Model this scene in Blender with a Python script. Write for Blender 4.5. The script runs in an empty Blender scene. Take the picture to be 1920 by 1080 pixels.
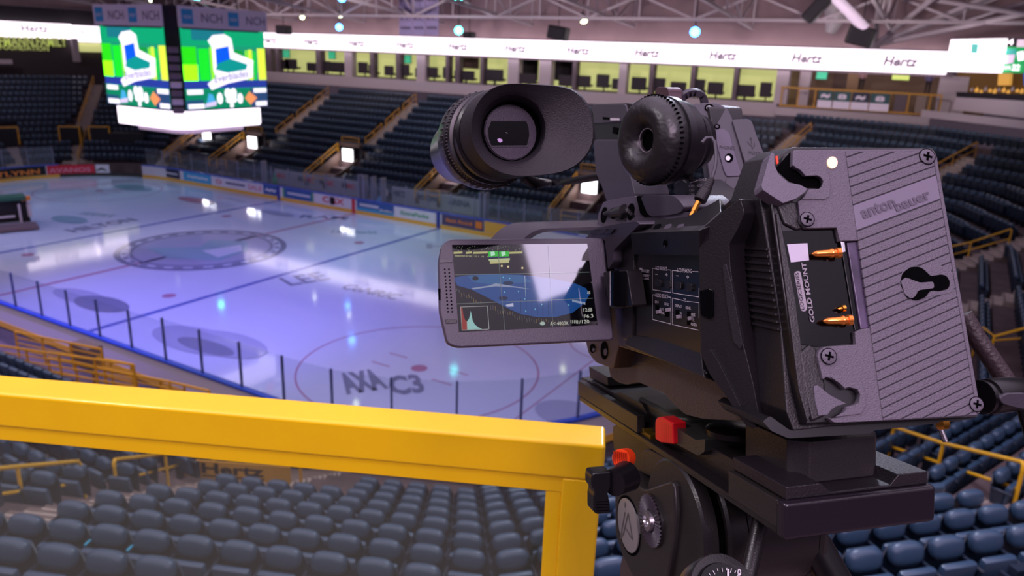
import bpy, bmesh, math, random
from mathutils import Vector, Matrix
random.seed(7)
SC = bpy.context.scene
COL = SC.collection
PI = math.pi

# ---------------------------------------------------------------- camera
YAW, PIT, ROL, FPX = math.radians(120.09), math.radians(17.3), math.radians(2.13), 1418.09
CAM = Vector((37.4, -28.09, 11.68))
FW = Vector((math.cos(YAW)*math.cos(PIT), math.sin(YAW)*math.cos(PIT), -math.sin(PIT)))
_r = Vector((math.sin(YAW), -math.cos(YAW), 0)); _u = _r.cross(FW)
RT = _r*math.cos(ROL) + _u*math.sin(ROL)
UP = -_r*math.sin(ROL) + _u*math.cos(ROL)
cd = bpy.data.cameras.new('camera'); cam = bpy.data.objects.new('camera', cd); COL.objects.link(cam)
cam.matrix_world = Matrix(((RT.x, UP.x, -FW.x, CAM.x), (RT.y, UP.y, -FW.y, CAM.y), (RT.z, UP.z, -FW.z, CAM.z), (0, 0, 0, 1)))
cd.sensor_width = 36; cd.lens = 36*FPX/1920; cd.clip_start = 0.02; cd.clip_end = 300
cd.dof.use_dof = True; cd.dof.focus_distance = 0.50; cd.dof.aperture_fstop = 13.0
SC.camera = cam

# ---------------------------------------------------------------- world, exposure, lamps
w = bpy.data.worlds.new('world'); SC.world = w; w.use_nodes = True
_nt = w.node_tree; _bg = _nt.nodes['Background']; _bg.inputs[1].default_value = 1.0
_tc = _nt.nodes.new('ShaderNodeTexCoord'); _sx = _nt.nodes.new('ShaderNodeSeparateXYZ'); _cr = _nt.nodes.new('ShaderNodeValToRGB')
_nt.links.new(_tc.outputs['Generated'], _sx.inputs[0]); _nt.links.new(_sx.outputs['Z'], _cr.inputs[0]); _nt.links.new(_cr.outputs[0], _bg.inputs[0])
_e = _cr.color_ramp.elements; _e[0].position = 0.0; _e[0].color = (0.05, 0.035, 0.05, 1); _e[1].position = 0.9; _e[1].color = (1.75, 1.45, 1.9, 1)
_m = _e.new(0.30); _m.color = (0.20, 0.155, 0.21, 1)
vs = SC.view_settings
vs.view_transform = 'Standard'; vs.look = 'None'; vs.gamma = 1; vs.use_curve_mapping = False; vs.exposure = 0.0
SC.cycles.use_denoising = True
SC.cycles.max_bounces = 6; SC.cycles.transparent_max_bounces = 24
SC.cycles.diffuse_bounces = 3; SC.cycles.glossy_bounces = 3

def lamp(name, kind, loc, energy, color, target=None, size=0.3, spot=None, blend=0.6):
    ld = bpy.data.lights.new(name, kind); ld.energy = energy; ld.color = color
    if kind == 'SPOT':
        ld.spot_size = math.radians(spot or 60); ld.spot_blend = blend; ld.shadow_soft_size = size
    elif kind == 'AREA':
        ld.shape = 'DISK'; ld.size = size
    else:
        ld.shadow_soft_size = size
    o = bpy.data.objects.new(name, ld); COL.objects.link(o); o.location = loc
    if target is not None:
        o.rotation_euler = (Vector(target)-Vector(loc)).to_track_quat('-Z', 'Y').to_euler()
    return o
LAMPS = [
    # colour wash on the ice (stage lights hung over the rink)
    ((8, -16, 17), (8, -8, 0), 9500, (0.2, 0.16, 1.0), 70),
    ((22, -14, 17), (21, -4, 0), 2400, (0.42, 0.42, 1.0), 80),
    ((-10, -6, 18), (-12, 0, 0), 3000, (0.42, 0.5, 1.0), 80),
    ((14, 6, 18), (11, 8, 0), 2600, (0.62, 1.0, 0.72), 70),
    ((-22, 8, 18), (-22, 6, 0), 3000, (0.45, 0.8, 1.0), 75),
    ((2, 10, 18), (0, 6, 0), 1900, (0.4, 0.42, 1.0), 80),
    # stands
    ((30, 6, 18), (39, 10, 5), 1000, (0.8, 0.72, 1.0), 100),
    ((0, 6, 18), (0, 22, 5), 850, (0.7, 0.75, 1.0), 110),
    ((-22, 2, 18), (-36, 12, 5), 550, (0.75, 0.7, 1.0), 100),
    ((34, -14, 17.5), (34, -21, 6), 1500, (0.75, 0.8, 1.0), 100),
    # fixtureless fill spots added to brighten far suites, upper wall and roof
    ((-18, 14, 13.6), (-18, 31, 9.5), 700, (1.0, 0.86, 0.9), 120),
    ((-2, 14, 13.6), (-2, 31, 9.5), 700, (1.0, 0.86, 0.9), 120),
    ((14, 14, 13.6), (14, 31, 9.5), 700, (1.0, 0.86, 0.9), 120),
    ((30, 14, 13.6), (31, 30, 9.5), 800, (1.0, 0.86, 0.9), 120),
    ((-34, 4, 13.6), (-47, 12, 10), 500, (1.0, 0.8, 0.88), 110),
    ((-20, 10, 9), (-20, 26, 17), 900, (1.0, 0.78, 0.82), 110),
    ((2, 10, 9), (2, 26, 17), 900, (1.0, 0.78, 0.82), 110),
    ((24, 10, 9), (24, 26, 17), 900, (1.0, 0.78, 0.84), 110),
    ((10, -12, 17.5), (14, -20, 4), 700, (0.95, 0.8, 0.8), 90),
]
for i, (lo, tg, e, c, a) in enumerate(LAMPS):
    lamp('arena_wash_fill', 'SPOT', lo, e*1.9, c, tg, 0.35, a, 0.8)
# light falling on the camera platform: added unseen spots, above and behind and at the left
lamp('platform_fill', 'SPOT', (39.6, -30.6, 14.2), 400, (0.98, 0.72, 0.95), (37.1, -27.6, 11.6), 0.5, 70)
lamp('platform_fill', 'SPOT', (35.4, -29.2, 13.6), 110, (1.0, 0.9, 0.95), (37.0, -27.4, 11.5), 0.25, 60)

# ---------------------------------------------------------------- helpers
def lin(r, g, b):
    f = lambda c: (c/255/12.92) if c/255 <= 0.04045 else ((c/255+0.055)/1.055)**2.4
    return (f(r), f(g), f(b), 1)
def mat(name, col, rough=0.5, metal=0.0, emit=0.0, spec=0.5, noise=0.0, nscale=40, bump=0.0, bscale=200, ecol=None, coat=0.0):
    m = bpy.data.materials.new(name); m.use_nodes = True
    nt = m.node_tree; b = nt.nodes['Principled BSDF']
    b.inputs['Base Color'].default_value = col; b.inputs['Roughness'].default_value = rough
    b.inputs['Metallic'].default_value = metal; b.inputs['Specular IOR Level'].default_value = spec
    if coat: b.inputs['Coat Weight'].default_value = coat; b.inputs['Coat Roughness'].default_value = 0.05
    if emit:
        b.inputs['Emission Color'].default_value = ecol or col; b.inputs['Emission Strength'].default_value = emit
    if noise:
        t = nt.nodes.new('ShaderNodeTexNoise'); t.inputs['Scale'].default_value = nscale; t.inputs['Detail'].default_value = 4
        tc = nt.nodes.new('ShaderNodeTexCoord'); nt.links.new(tc.outputs['Object'], t.inputs['Vector'])
        mx = nt.nodes.new('ShaderNodeMixRGB'); mx.blend_type = 'MULTIPLY'; mx.inputs[0].default_value = 1
        rp = nt.nodes.new('ShaderNodeMapRange'); rp.inputs['From Min'].default_value = 0.3; rp.inputs['From Max'].default_value = 0.7
        rp.inputs['To Min'].default_value = 1-noise; rp.inputs['To Max'].default_value = 1+noise
        nt.links.new(t.outputs['Fac'], rp.inputs['Value']); nt.links.new(rp.outputs[0], mx.inputs[2])
        mx.inputs[1].default_value = col; nt.links.new(mx.outputs[0], b.inputs['Base Color'])
    if bump:
        t = nt.nodes.new('ShaderNodeTexNoise'); t.inputs['Scale'].default_value = bscale; t.inputs['Detail'].default_value = 2
        tc = nt.nodes.new('ShaderNodeTexCoord'); nt.links.new(tc.outputs['Object'], t.inputs['Vector'])
        bp = nt.nodes.new('ShaderNodeBump'); bp.inputs['Strength'].default_value = bump; bp.inputs['Distance'].default_value = 0.0006
        nt.links.new(t.outputs['Fac'], bp.inputs['Height']); nt.links.new(bp.outputs[0], b.inputs['Normal'])
    return m
def glassmat(name, tint=(1, 1, 1, 1), refl=0.06, rough=0.02, haze=0.0, hcol=(.5, .5, .5, 1)):
    m = bpy.data.materials.new(name); m.use_nodes = True; nt = m.node_tree; nt.nodes.clear()
    o = nt.nodes.new('ShaderNodeOutputMaterial'); t = nt.nodes.new('ShaderNodeBsdfTransparent'); g = nt.nodes.new('ShaderNodeBsdfGlossy')
    t.inputs[0].default_value = tint; g.inputs['Roughness'].default_value = rough
    mx = nt.nodes.new('ShaderNodeMixShader'); lw = nt.nodes.new('ShaderNodeLayerWeight'); lw.inputs[0].default_value = 0.5
    pw_ = nt.nodes.new('ShaderNodeMath'); pw_.operation = 'POWER'; pw_.inputs[1].default_value = 4.0; nt.links.new(lw.outputs['Facing'], pw_.inputs[0])
    ml = nt.nodes.new('ShaderNodeMath'); ml.operation = 'MULTIPLY_ADD'; ml.inputs[1].default_value = 0.5; ml.inputs[2].default_value = refl*0.5
    nt.links.new(pw_.outputs[0], ml.inputs[0]); ml.use_clamp = True
    nt.links.new(ml.outputs[0], mx.inputs[0]); nt.links.new(t.outputs[0], mx.inputs[1]); nt.links.new(g.outputs[0], mx.inputs[2])
    last = mx
    if haze:
        d = nt.nodes.new('ShaderNodeBsdfDiffuse'); d.inputs[0].default_value = hcol
        m2 = nt.nodes.new('ShaderNodeMixShader'); m2.inputs[0].default_value = haze
        nt.links.new(mx.outputs[0], m2.inputs[1]); nt.links.new(d.outputs[0], m2.inputs[2]); last = m2
    nt.links.new(last.outputs[0], o.inputs[0]); return m

class MB:
    """collects faces, then links them as one mesh object"""
    def __init__(s): s.v = []; s.f = []; s.m = []; s.mats = []
    def mi(s, m):
        if m not in s.mats: s.mats.append(m)
        return s.mats.index(m)
    def face(s, pts, m=None):
        n = len(s.v); s.v += [tuple(p) for p in pts]; s.f.append(tuple(range(n, n+len(pts)))); s.m.append(s.mi(m))
        return s
    def add(s, vs_, fs, m=None):
        n = len(s.v); s.v += [tuple(p) for p in vs_]; k = s.mi(m)
        for f in fs: s.f.append(tuple(n+i for i in f)); s.m.append(k)
        return s
    def prism(s, pts, vec, m=None):
        """polygon pts extruded by vec"""
        pts = [Vector(p) for p in pts]; vec = Vector(vec); n = len(pts)
        nm = Vector((0, 0, 0))
        for i in range(n): nm += pts[i].cross(pts[(i+1) % n])
        if nm.dot(vec) > 0: pts = pts[::-1]
        q = [p+vec for p in pts]
        fs = [tuple(range(n)), tuple(range(2*n-1, n-1, -1))] + [(i, n+i, n+(i+1) % n, (i+1) % n) for i in range(n)]
        return s.add(pts+q, [fs[0]] + [fs[1]] + [tuple(f) for f in fs[2:]], m)
    def box(s, c, sx, sy, sz, m=None, ax=None):
        """box centred at c; ax = three axes (default world)"""
        ax = ax or (Vector((1, 0, 0)), Vector((0, 1, 0)), Vector((0, 0, 1))); c = Vector(c)
        X, Y, Z = Vector(ax[0])*sx/2, Vector(ax[1])*sy/2, Vector(ax[2])*sz/2
        p = [c-X-Y-Z, c+X-Y-Z, c+X+Y-Z, c-X+Y-Z, c-X-Y+Z, c+X-Y+Z, c+X+Y+Z, c-X+Y+Z]
        f = [(0, 3, 2, 1), (4, 5, 6, 7), (0, 1, 5, 4), (1, 2, 6, 5), (2, 3, 7, 6), (3, 0, 4, 7)]
        return s.add(p, f, m)
    def beam(s, a, b, w_, h_=None, m=None, up=(0, 0, 1)):
        a, b = Vector(a), Vector(b); d = (b-a); L = d.length; d.normalize(); upv = Vector(up)
        if abs(d.dot(upv)) > 0.98: upv = Vector((1, 0, 0))
        x = d.cross(upv).normalized(); z = x.cross(d)
        return s.box((a+b)/2, w_, L, h_ or w_, m, (x, d, z))
    def tube(s, pts, r, m=None, n=8, caps=True):
        pts = [Vector(p) for p in pts]; rs = r if isinstance(r, (list, tuple)) else [r]*len(pts)
        rings = []; prev = None
        for i, p in enumerate(pts):
            d = (pts[min(i+1, len(pts)-1)]-pts[max(i-1, 0)]).normalized()
            if prev is None:
                u = d.orthogonal().normalized()
            else:
                u = (prev - d*prev.dot(d)).normalized()
            prev = u; v = d.cross(u)
            rings.append([p+(u*math.cos(2*PI*k/n)+v*math.sin(2*PI*k/n))*rs[i] for k in range(n)])
        vs_ = [q for rg in rings for q in rg]; fs = []
        for i in range(len(rings)-1):
            for k in range(n):
                a = i*n+k; b = i*n+(k+1) % n; fs.append((a, b, b+n, a+n))
        if caps: fs.append(tuple(range(n-1, -1, -1))); fs.append(tuple(range((len(rings)-1)*n, len(rings)*n)))
        return s.add(vs_, fs, m)
    def lathe(s, c, axis, prof, m=None, n=40, ref=None):
        """prof: list of (along, radius)"""
        c = Vector(c); a = Vector(axis).normalized(); u = (Vector(ref) - a*Vector(ref).dot(a)).normalized() if ref else a.orthogonal().normalized(); v = a.cross(u)
        vs_ = []; fs = []
        for (t, r) in prof:
            for k in range(n): vs_.append(c+a*t+(u*math.cos(2*PI*k/n)+v*math.sin(2*PI*k/n))*max(r, 1e-6))
        for i in range(len(prof)-1):
            for k in range(n):
                p = i*n+k; q = i*n+(k+1) % n; fs.append((p, q, q+n, p+n))
        return s.add(vs_, fs, m)
    def build(s, name, m=None, parent=None, bevel=0, seg=2, smooth=None):
        me = bpy.data.meshes.new(name); me.from_pydata(s.v, [], s.f); me.update()
        ms = [x or m for x in s.mats]
        for x in ms: me.materials.append(x)
        me.polygons.foreach_set('material_index', s.m)
        o = bpy.data.objects.new(name, me); COL.objects.link(o)
        if smooth is not None or bevel:
            me.polygons.foreach_set('use_smooth', [True]*len(me.polygons))
            bm = bmesh.new(); bm.from_mesh(me); bmesh.ops.remove_doubles(bm, verts=bm.verts, dist=1e-6)
            bmesh.ops.recalc_face_normals(bm, faces=bm.faces); bm.to_mesh(me); bm.free()
            me.set_sharp_from_angle(angle=math.radians(smooth or 32))
        if bevel:
            bv = o.modifiers.new('bevel', 'BEVEL'); bv.width = bevel; bv.segments = seg; bv.limit_method = 'ANGLE'; bv.angle_limit = math.radians(30)
            bv.use_clamp_overlap = True; bv.harden_normals = True
        if parent is not None: adopt(o, parent)
        return o
def adopt(o, parent):
    o.parent = parent; o.matrix_parent_inverse = parent.matrix_basis.inverted() if parent.parent is None else Matrix.Identity(4)
def tag(o, label=None, cat=None, group=None, kind=None):
    if label: o['label'] = label
    if cat: o['category'] = cat
    if group: o['group'] = group
    if kind: o['kind'] = kind
    return o
def thing(name, loc, label, cat, group=None):
    o = bpy.data.objects.new(name, None); o.empty_display_size = 0.1; COL.objects.link(o); o.location = loc
    return tag(o, label, cat, group)
def copy_tree(o):
    c = o.copy(); COL.objects.link(c)
    for ch in o.children:
        d = ch.copy(); COL.objects.link(d); d.parent = c
        for g in ch.children:
            e = g.copy(); COL.objects.link(e); e.parent = d
    return c
def ray(u, v):
    d = FW + RT*((u-960)/FPX) - UP*((v-540)/FPX)
    return d.normalized()
def hitp(px, P, N):
    d = ray(*px); t = (Vector(P)-CAM).dot(Vector(N))/d.dot(Vector(N)); return CAM+d*t
def onY(px, y): return hitp(px, (0, y, 0), (0, 1, 0))
def onX(px, x): return hitp(px, (x, 0, 0), (1, 0, 0))
def onZ(px, z): return hitp(px, (0, 0, z), (0, 0, 1))
_tx = {}
def text_faces(s, bold=0.0):
    k = (s, bold)
    if k in _tx: return _tx[k]
    cu = bpy.data.curves.new('t', 'FONT'); cu.body = s; cu.offset = bold; cu.resolution_u = 2; cu.fill_mode = 'BOTH'
    o = bpy.data.objects.new('t', cu); COL.objects.link(o)
    me = bpy.data.meshes.new_from_object(o.evaluated_get(bpy.context.evaluated_depsgraph_get()))
    bpy.data.objects.remove(o); bpy.data.curves.remove(cu)
    vs_ = [v.co.copy() for v in me.vertices]; fs = [tuple(p.vertices) for p in me.polygons]; bpy.data.meshes.remove(me)
    x0 = min(v.x for v in vs_); x1 = max(v.x for v in vs_); y0 = min(v.y for v in vs_); y1 = max(v.y for v in vs_)
    vs_ = [((v.x-x0)/(x1-x0), (v.y-y0)/(y1-y0)) for v in vs_]
    _tx[k] = (vs_, fs); return _tx[k]
def put_text(mb, s, o, xv, yv, m=None, bold=0.0, lift=None, shear=0.0):
    """text stretched into the parallelogram o, o+xv, o+yv (2d size = |xv| x |yv|)"""
    vs_, fs = text_faces(s, bold); o, xv, yv = Vector(o), Vector(xv), Vector(yv)
    if lift: o = o+Vector(lift)
    mb.add([o+xv*(a+shear*b)+yv*b for a, b in vs_], fs, m)
# ================================================================ materials of the arena
M_conc = mat('concrete', lin(96, 78, 80), 0.8, noise=0.25, nscale=1.5)
M_concd = mat('concrete_dark', lin(60, 52, 56), 0.8, noise=0.3, nscale=2)
M_step = mat('step_concrete', lin(176, 160, 150), 0.8, noise=0.15, nscale=6)
M_nose = mat('step_nosing', lin(120, 100, 95), 0.7)
M_seat = mat('navy_seat', lin(50, 75, 100), 0.38, spec=0.7)
M_seatb = mat('navy_seat_shell', lin(26, 38, 56), 0.4, spec=0.5)
M_cyan = mat('cyan_tape', lin(70, 190, 225), 0.5)
M_yel = mat('yellow_paint', lin(244, 184, 24), 0.32, spec=0.5, coat=0.15)
M_yelf = mat('yellow_rail_paint', lin(222, 160, 40), 0.45)
M_white = mat('white_wall', lin(206, 190, 196), 0.6)
M_grey = mat('grey_wall', lin(120, 104, 112), 0.7)
M_dark = mat('dark_wall', lin(38, 32, 40), 0.8)
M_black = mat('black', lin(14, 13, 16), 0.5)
M_brown = mat('brown_wall', lin(96, 74, 66), 0.7)
M_lime = mat('lime_glow_wall', lin(206, 208, 140), 0.7, emit=0.6, ecol=lin(216, 220, 140))  # wall glows by itself in place of the suites' lime lighting
M_led = mat('led_white', (1, 1, 1, 1), 0.5, emit=1.9, ecol=(1.0, 0.86, 0.97, 1))
M_ledtx = mat('led_letters', lin(120, 95, 120), 0.5, emit=0.12, ecol=lin(190, 150, 190))
M_ledye = mat('led_yellow', lin(255, 220, 180), 0.5, emit=0.95, ecol=lin(255, 222, 170))
M_roof = mat('roof_deck', lin(128, 110, 116), 0.85, noise=0.15, nscale=0.6)
M_truss = mat('truss_paint', lin(196, 182, 188), 0.6)
M_duct = mat('pale_duct', lin(205, 196, 200), 0.5)

# ================================================================ ice
def icemat(name, col, rough=0.09):
    m = mat(name, col, rough, spec=0.5)
    nt = m.node_tree; b = nt.nodes['Principled BSDF']
    t = nt.nodes.new('ShaderNodeTexNoise'); t.inputs['Scale'].default_value = 0.5; t.inputs['Detail'].default_value = 5
    tc = nt.nodes.new('ShaderNodeTexCoord'); nt.links.new(tc.outputs['Object'], t.inputs['Vector'])
    rp = nt.nodes.new('ShaderNodeMapRange'); rp.inputs['To Min'].default_value = 0.03; rp.inputs['To Max'].default_value = 0.11
    nt.links.new(t.outputs['Fac'], rp.inputs['Value']); nt.links.new(rp.outputs[0], b.inputs['Roughness'])
    return m
M_ice = icemat('ice', lin(190, 196, 222))
M_iblue = icemat('ice_blue_line', lin(84, 98, 172)); M_ired = icemat('ice_red_line', lin(168, 120, 150))
M_iblk = icemat('ice_black_print', lin(118, 122, 150)); M_igrn = icemat('ice_teal_print', lin(136, 164, 184)); M_igry = icemat('ice_grey_print', lin(158, 162, 192))
RX, RY, CR = 30.0, 13.15, 8.7
def rink_pts(off=0.0, n=14):
    p = []
    for cx, cy, a0 in ((RX-CR, RY-CR, 0), (-(RX-CR), RY-CR, 90), (-(RX-CR), -(RY-CR), 180), (RX-CR, -(RY-CR), 270)):
        for i in range(n+1):
            a = math.radians(a0+90*i/n); p.append((cx+(CR+off)*math.cos(a), cy+(CR+off)*math.sin(a)))
    return p
ice = MB()
ice.face([(x, y, 0) for x, y in rink_pts()], M_ice)
Z1, Z2 = 0.004, 0.007
def iquad(pts, m, z=Z1): ice.face([(x, y, z) for x, y in pts], m)
def xline(x, wd, m, y0=-RY, y1=RY): iquad([(x-wd/2, y0), (x+wd/2, y0), (x+wd/2, y1), (x-wd/2, y1)], m)
def ring(cx, cy, r, wd, m, a0=0, a1=360, z=Z2, n=72):
    for i in range(n):
        a, b = math.radians(a0+(a1-a0)*i/n), math.radians(a0+(a1-a0)*(i+1)/n)
        ice.face([(cx+(r-wd/2)*math.cos(a), cy+(r-wd/2)*math.sin(a), z), (cx+(r+wd/2)*math.cos(a), cy+(r+wd/2)*math.sin(a), z),
                  (cx+(r+wd/2)*math.cos(b), cy+(r+wd/2)*math.sin(b), z), (cx+(r-wd/2)*math.cos(b), cy+(r-wd/2)*math.sin(b), z)], m)
def disc(cx, cy, r, m, z=Z2, n=28, ry=None):
    ice.face([(cx+r*math.cos(2*PI*i/n), cy+(ry or r)*math.sin(2*PI*i/n), z) for i in range(n)], m)
for sx in (-1, 1):
    xline(7.62*sx, 0.30, M_iblue); xline(26.2*sx, 0.06, M_ired, -RY+1.6, RY-1.6)
    for sy in (-1, 1):
        disc(6.1*sx, 6.7*sy, 0.32, M_ired); disc(21.03*sx, 6.7*sy, 0.32, M_ired)
        ring(21.03*sx, 6.7*sy, 4.57, 0.07, M_ired)
        for kx in (-1, 1):
            for ky in (-1, 1):
                iquad([(21.03*sx+kx*1.0, 6.7*sy+ky*.5), (21.03*sx+kx*1.9, 6.7*sy+ky*.5), (21.03*sx+kx*1.9, 6.7*sy+ky*.58), (21.03*sx+kx*1.0, 6.7*sy+ky*.58)], M_ired)
    ring(26.2*sx, 0, 1.83, 0.06, M_ired, 90 if sx > 0 else -90, 270 if sx > 0 else 90)
xline(0, 0.28, M_ired)
# centre emblem: double ring with a grey field and broken arcs
disc(0, 0, 4.1, M_igry, Z1)
ring(0, 0, 4.55, 0.34, M_iblk, z=0.012); ring(0, 0, 3.85, 0.16, M_iblk, z=0.012)
for k in range(26):
    a = 2*PI*k/26; ring(0, 0, 4.2, 0.22, M_iblk, math.degrees(a)-3.5, math.degrees(a)+3.5, 0.01, 3)
ice.face([(x, y, 0.011) for x, y in ((-2.6, -1.9), (0.4, -2.6), (2.9, -1.2), (2.4, 1.3), (0.6, 2.7), (-1.4, 1.6), (-0.4, 0.1))], M_igrn)
ice.face([(x, y, 0.014) for x, y in ((0.4, -0.4), (2.3, -0.8), (2.2, 1.0), (1.0, 1.9))], M_ice)
# printed words and marks on the ice
def iword(s, px0, px1, h, m, bold=0.02):
    a, b = onZ(px0, 0.008), onZ(px1, 0.008); xv = b-a
    yv = Vector((-xv.y, xv.x, 0)).normalized()*h
    if yv.dot(FW) < 0: yv = -yv
    put_text(ice, s, a, xv, yv, m, bold)
iword('LEE', (545, 598-62), (622, 523), 1.6, M_iblk); iword('CoNRIC', (635, 540), (738, 562), 0.9, M_iblk)
iword('HILTON', (140, 436), (262, 413), 1.2, M_iblk, 0.04); iword('WAWA', (140, 402), (205, 408), 1.0, M_igrn)
iword('Lee Health', (620, 436), (705, 439), 0.9, M_igrn); iword('H', (800, 466), (850, 466), 1.2, M_igry)
iword('RAM', (560, 408), (650, 412), 1.0, M_iblk); iword('AXA', (650, 740), (730, 728), 1.9, M_iblk, 0.06); iword('C3', (735, 742), (800, 736), 1.7, M_iblk, 0.04)
for (u, v, r, ry, m) in ((150, 556, 1.9, 0.7, M_igry), (190, 570, 1.7, 0.8, M_iblk), (370, 638, 2.5, 1.1, M_igry), (420, 645, 2.2, 1.1, M_igry), (385, 650, 1.6, 0.5, M_iblk),
                          (250, 352, 2.0, 1.0, M_igrn), (130, 412, 1.6, .8, M_igrn), (367, 376, 1.9, .7, M_ired), (1080, 780, 1.5, 1.0, M_igry), (520, 400, 1.6, .5, M_igry)):
    p = onZ((u, v), 0); _zz = globals().get('_zz', .016)+.0015; disc(p.x, p.y, r, m, _zz, ry=ry)
o = ice.build('ice_sheet'); tag(o, kind='structure')
fl = MB(); fl.face([(x*1.0, y*1.0, -0.06) for x, y in ((-60, -50), (60, -50), (60, 50), (-60, 50))], M_concd)
tag(fl.build('floor'), kind='structure')

# ================================================================ boards round the rink
GATE = (112, 152)     # corner opening on the left far corner (degrees about the corner centre), ice machine gate
def strip(mb, off0, off1, z0, z1, m, skip=True, n=14):
    a, b = rink_pts(off0, n), rink_pts(off1, n); N = len(a)
    for i in range(N):
        j = (i+1) % N
        mx, my = (a[i][0]+a[j][0])/2, (a[i][1]+a[j][1])/2
        if skip and mx < -22.3 and my > 8 and GATE[0] < math.degrees(math.atan2(my-(RY-CR), mx+(RX-CR))) < GATE[1]: continue
        P = [(a[i][0], a[i][1], z0), (a[j][0], a[j][1], z0), (a[j][0], a[j][1], z1), (a[i][0], a[i][1], z1)]
        Q = [(b[i][0], b[i][1], z0), (b[j][0], b[j][1], z0), (b[j][0], b[j][1], z1), (b[i][0], b[i][1], z1)]
        mb.add(P+Q, [(0, 1, 2, 3), (5, 4, 7, 6), (3, 2, 6, 7), (0, 4, 5, 1), (0, 3, 7, 4), (1, 5, 6, 2)], m)
M_bw = mat('board_white', lin(214, 204, 214), 0.45); M_bb = mat('board_blue', lin(52, 84, 190), 0.4); M_by = mat('board_kick_yellow', lin(236, 176, 70), 0.5)
bo = thing('rink_boards', (0, 0, 0), 'white rink boards around the ice with blue cap and yellow kick plate', 'rink boards')
q_ = MB(); strip(q_, 0, 0.12, 0.26, 1.05, M_bw); q_.build('board_panel', parent=bo)
q_ = MB(); strip(q_, -0.015, 0.13, 0.0, 0.26, M_by); tag(q_.build('kick_plate', parent=bo), 'yellow kick plate')
q_ = MB(); strip(q_, -0.03, 0.17, 1.05, 1.13, M_bb); tag(q_.build('board_cap', parent=bo), 'blue board cap')
# adverts on the far boards, read off along the photo (left px, right px)
def advert(u0, u1, bg, items, name='advert_panel', label=None):
    """one printed advert on the far long board between two image columns"""
    a = onY((u0, 340), RY); b = onY((u1, 340), RY); x0, x1 = a.x, b.x
    mb = MB(); mb.box(((x0+x1)/2, RY-0.008, 0.66), x1-x0, 0.012, 0.74, bg)
    for (s, f0, f1, z0, z1, m, kind) in items:
        X0, X1 = x0+(x1-x0)*f0, x0+(x1-x0)*f1; Za, Zb = 0.30+0.72*z0, 0.30+0.72*z1
        if kind == 't': put_text(mb, s, (X0, RY-0.02, Za), (X1-X0, 0, 0), (0, 0, Zb-Za), m, 0.03)
        else: mb.box(((X0+X1)/2, RY-0.017, (Za+Zb)/2), X1-X0, 0.006, Zb-Za, m)
    p = mb.build(name, parent=bo)
    if label: p['label'] = label
P_w = mat('ad_white', lin(222, 214, 226), 0.5); P_n = mat('ad_navy', lin(38, 44, 74), 0.5); P_c = mat('ad_cyan', lin(70, 160, 205), 0.5)
P_r = mat('ad_red', lin(214, 44, 66), 0.5); P_b = mat('ad_blue', lin(56, 92, 160), 0.5); P_g = mat('ad_green', lin(60, 150, 100), 0.5)
P_k = mat('ad_black', lin(20, 18, 26), 0.5); P_o = mat('ad_orange', lin(236, 132, 50), 0.5); P_p = mat('ad_purple', lin(84, 72, 110), 0.5); P_pk = mat('ad_pink', lin(214, 130, 150), 0.5)
P_db = mat('ad_deep_blue', lin(40, 60, 150), 0.5)
advert(272, 291, P_w, [], label='plain white advert')
advert(292, 338, P_n, [('~', .15, .28, .3, .7, P_o, 't'), ('~~~~', .35, .92, .35, .65, P_w, 't')], label='dark navy advert')
advert(342, 396, P_c, [('', 0, .06, 0, 1, P_w, 'b'), ('~~~', .2, .9, .35, .7, P_w, 't')], label='light blue advert')
advert(398, 462, P_w, [('o', .1, .3, .2, .8, P_pk, 't'), ('~~~~~', .4, .95, .3, .7, P_p, 't')], label='white advert with a pink ring')
advert(463, 492, P_w, [('SALE', .05, .95, .2, .8, P_pk, 't')], label='white advert with pink letters')
advert(493, 519, P_b, [('~~', .15, .9, .3, .7, P_w, 't')], label='blue advert with white marks')
advert(530, 586, P_b, [('', .0, .06, 0, 1, P_g, 'b'), ('', .94, 1, 0, 1, P_g, 'b'), ('~~~~~~', .15, .9, .35, .7, P_w, 't')], label='blue advert with green ends')
advert(590, 657, P_w, [('CGX', .2, .82, .2, .85, P_r, 't'), ('', .42, .55, .1, .9, P_k, 'b')], label='white advert with red letters')
advert(668, 738, P_b, [('', 0, 1, .0, .3, P_c, 'b'), ('~~~~~~~', .08, .6, .4, .8, P_w, 't'), ('~~', .62, .95, .15, .5, P_w, 't')], label='sky blue advert with white script')
advert(740, 816, P_w, [('ExtraPacks', .15, .85, .3, .7, P_g, 't')], label='white advert with green letters')
advert(829, 910, P_p, [('fast food', .1, .72, .35, .7, P_o, 't'), ('', .8, .95, .2, .85, P_o, 'b')], label='purple advert with orange letters')
for u, m, lb in ((524, P_db, 'blue line stripe on the board'), (663, P_r, 'red line stripe on the board'), (822, P_db, 'blue line stripe on the board')):
    a = onY((u, 390), RY); mb = MB(); mb.box((a.x, RY-0.02, 0.55), 0.3, 0.02, 1.04, m); tag(mb.build('line_stripe', parent=bo), lb)
advert(911, 960, M_by, [], label='plain yellow board section')
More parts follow.
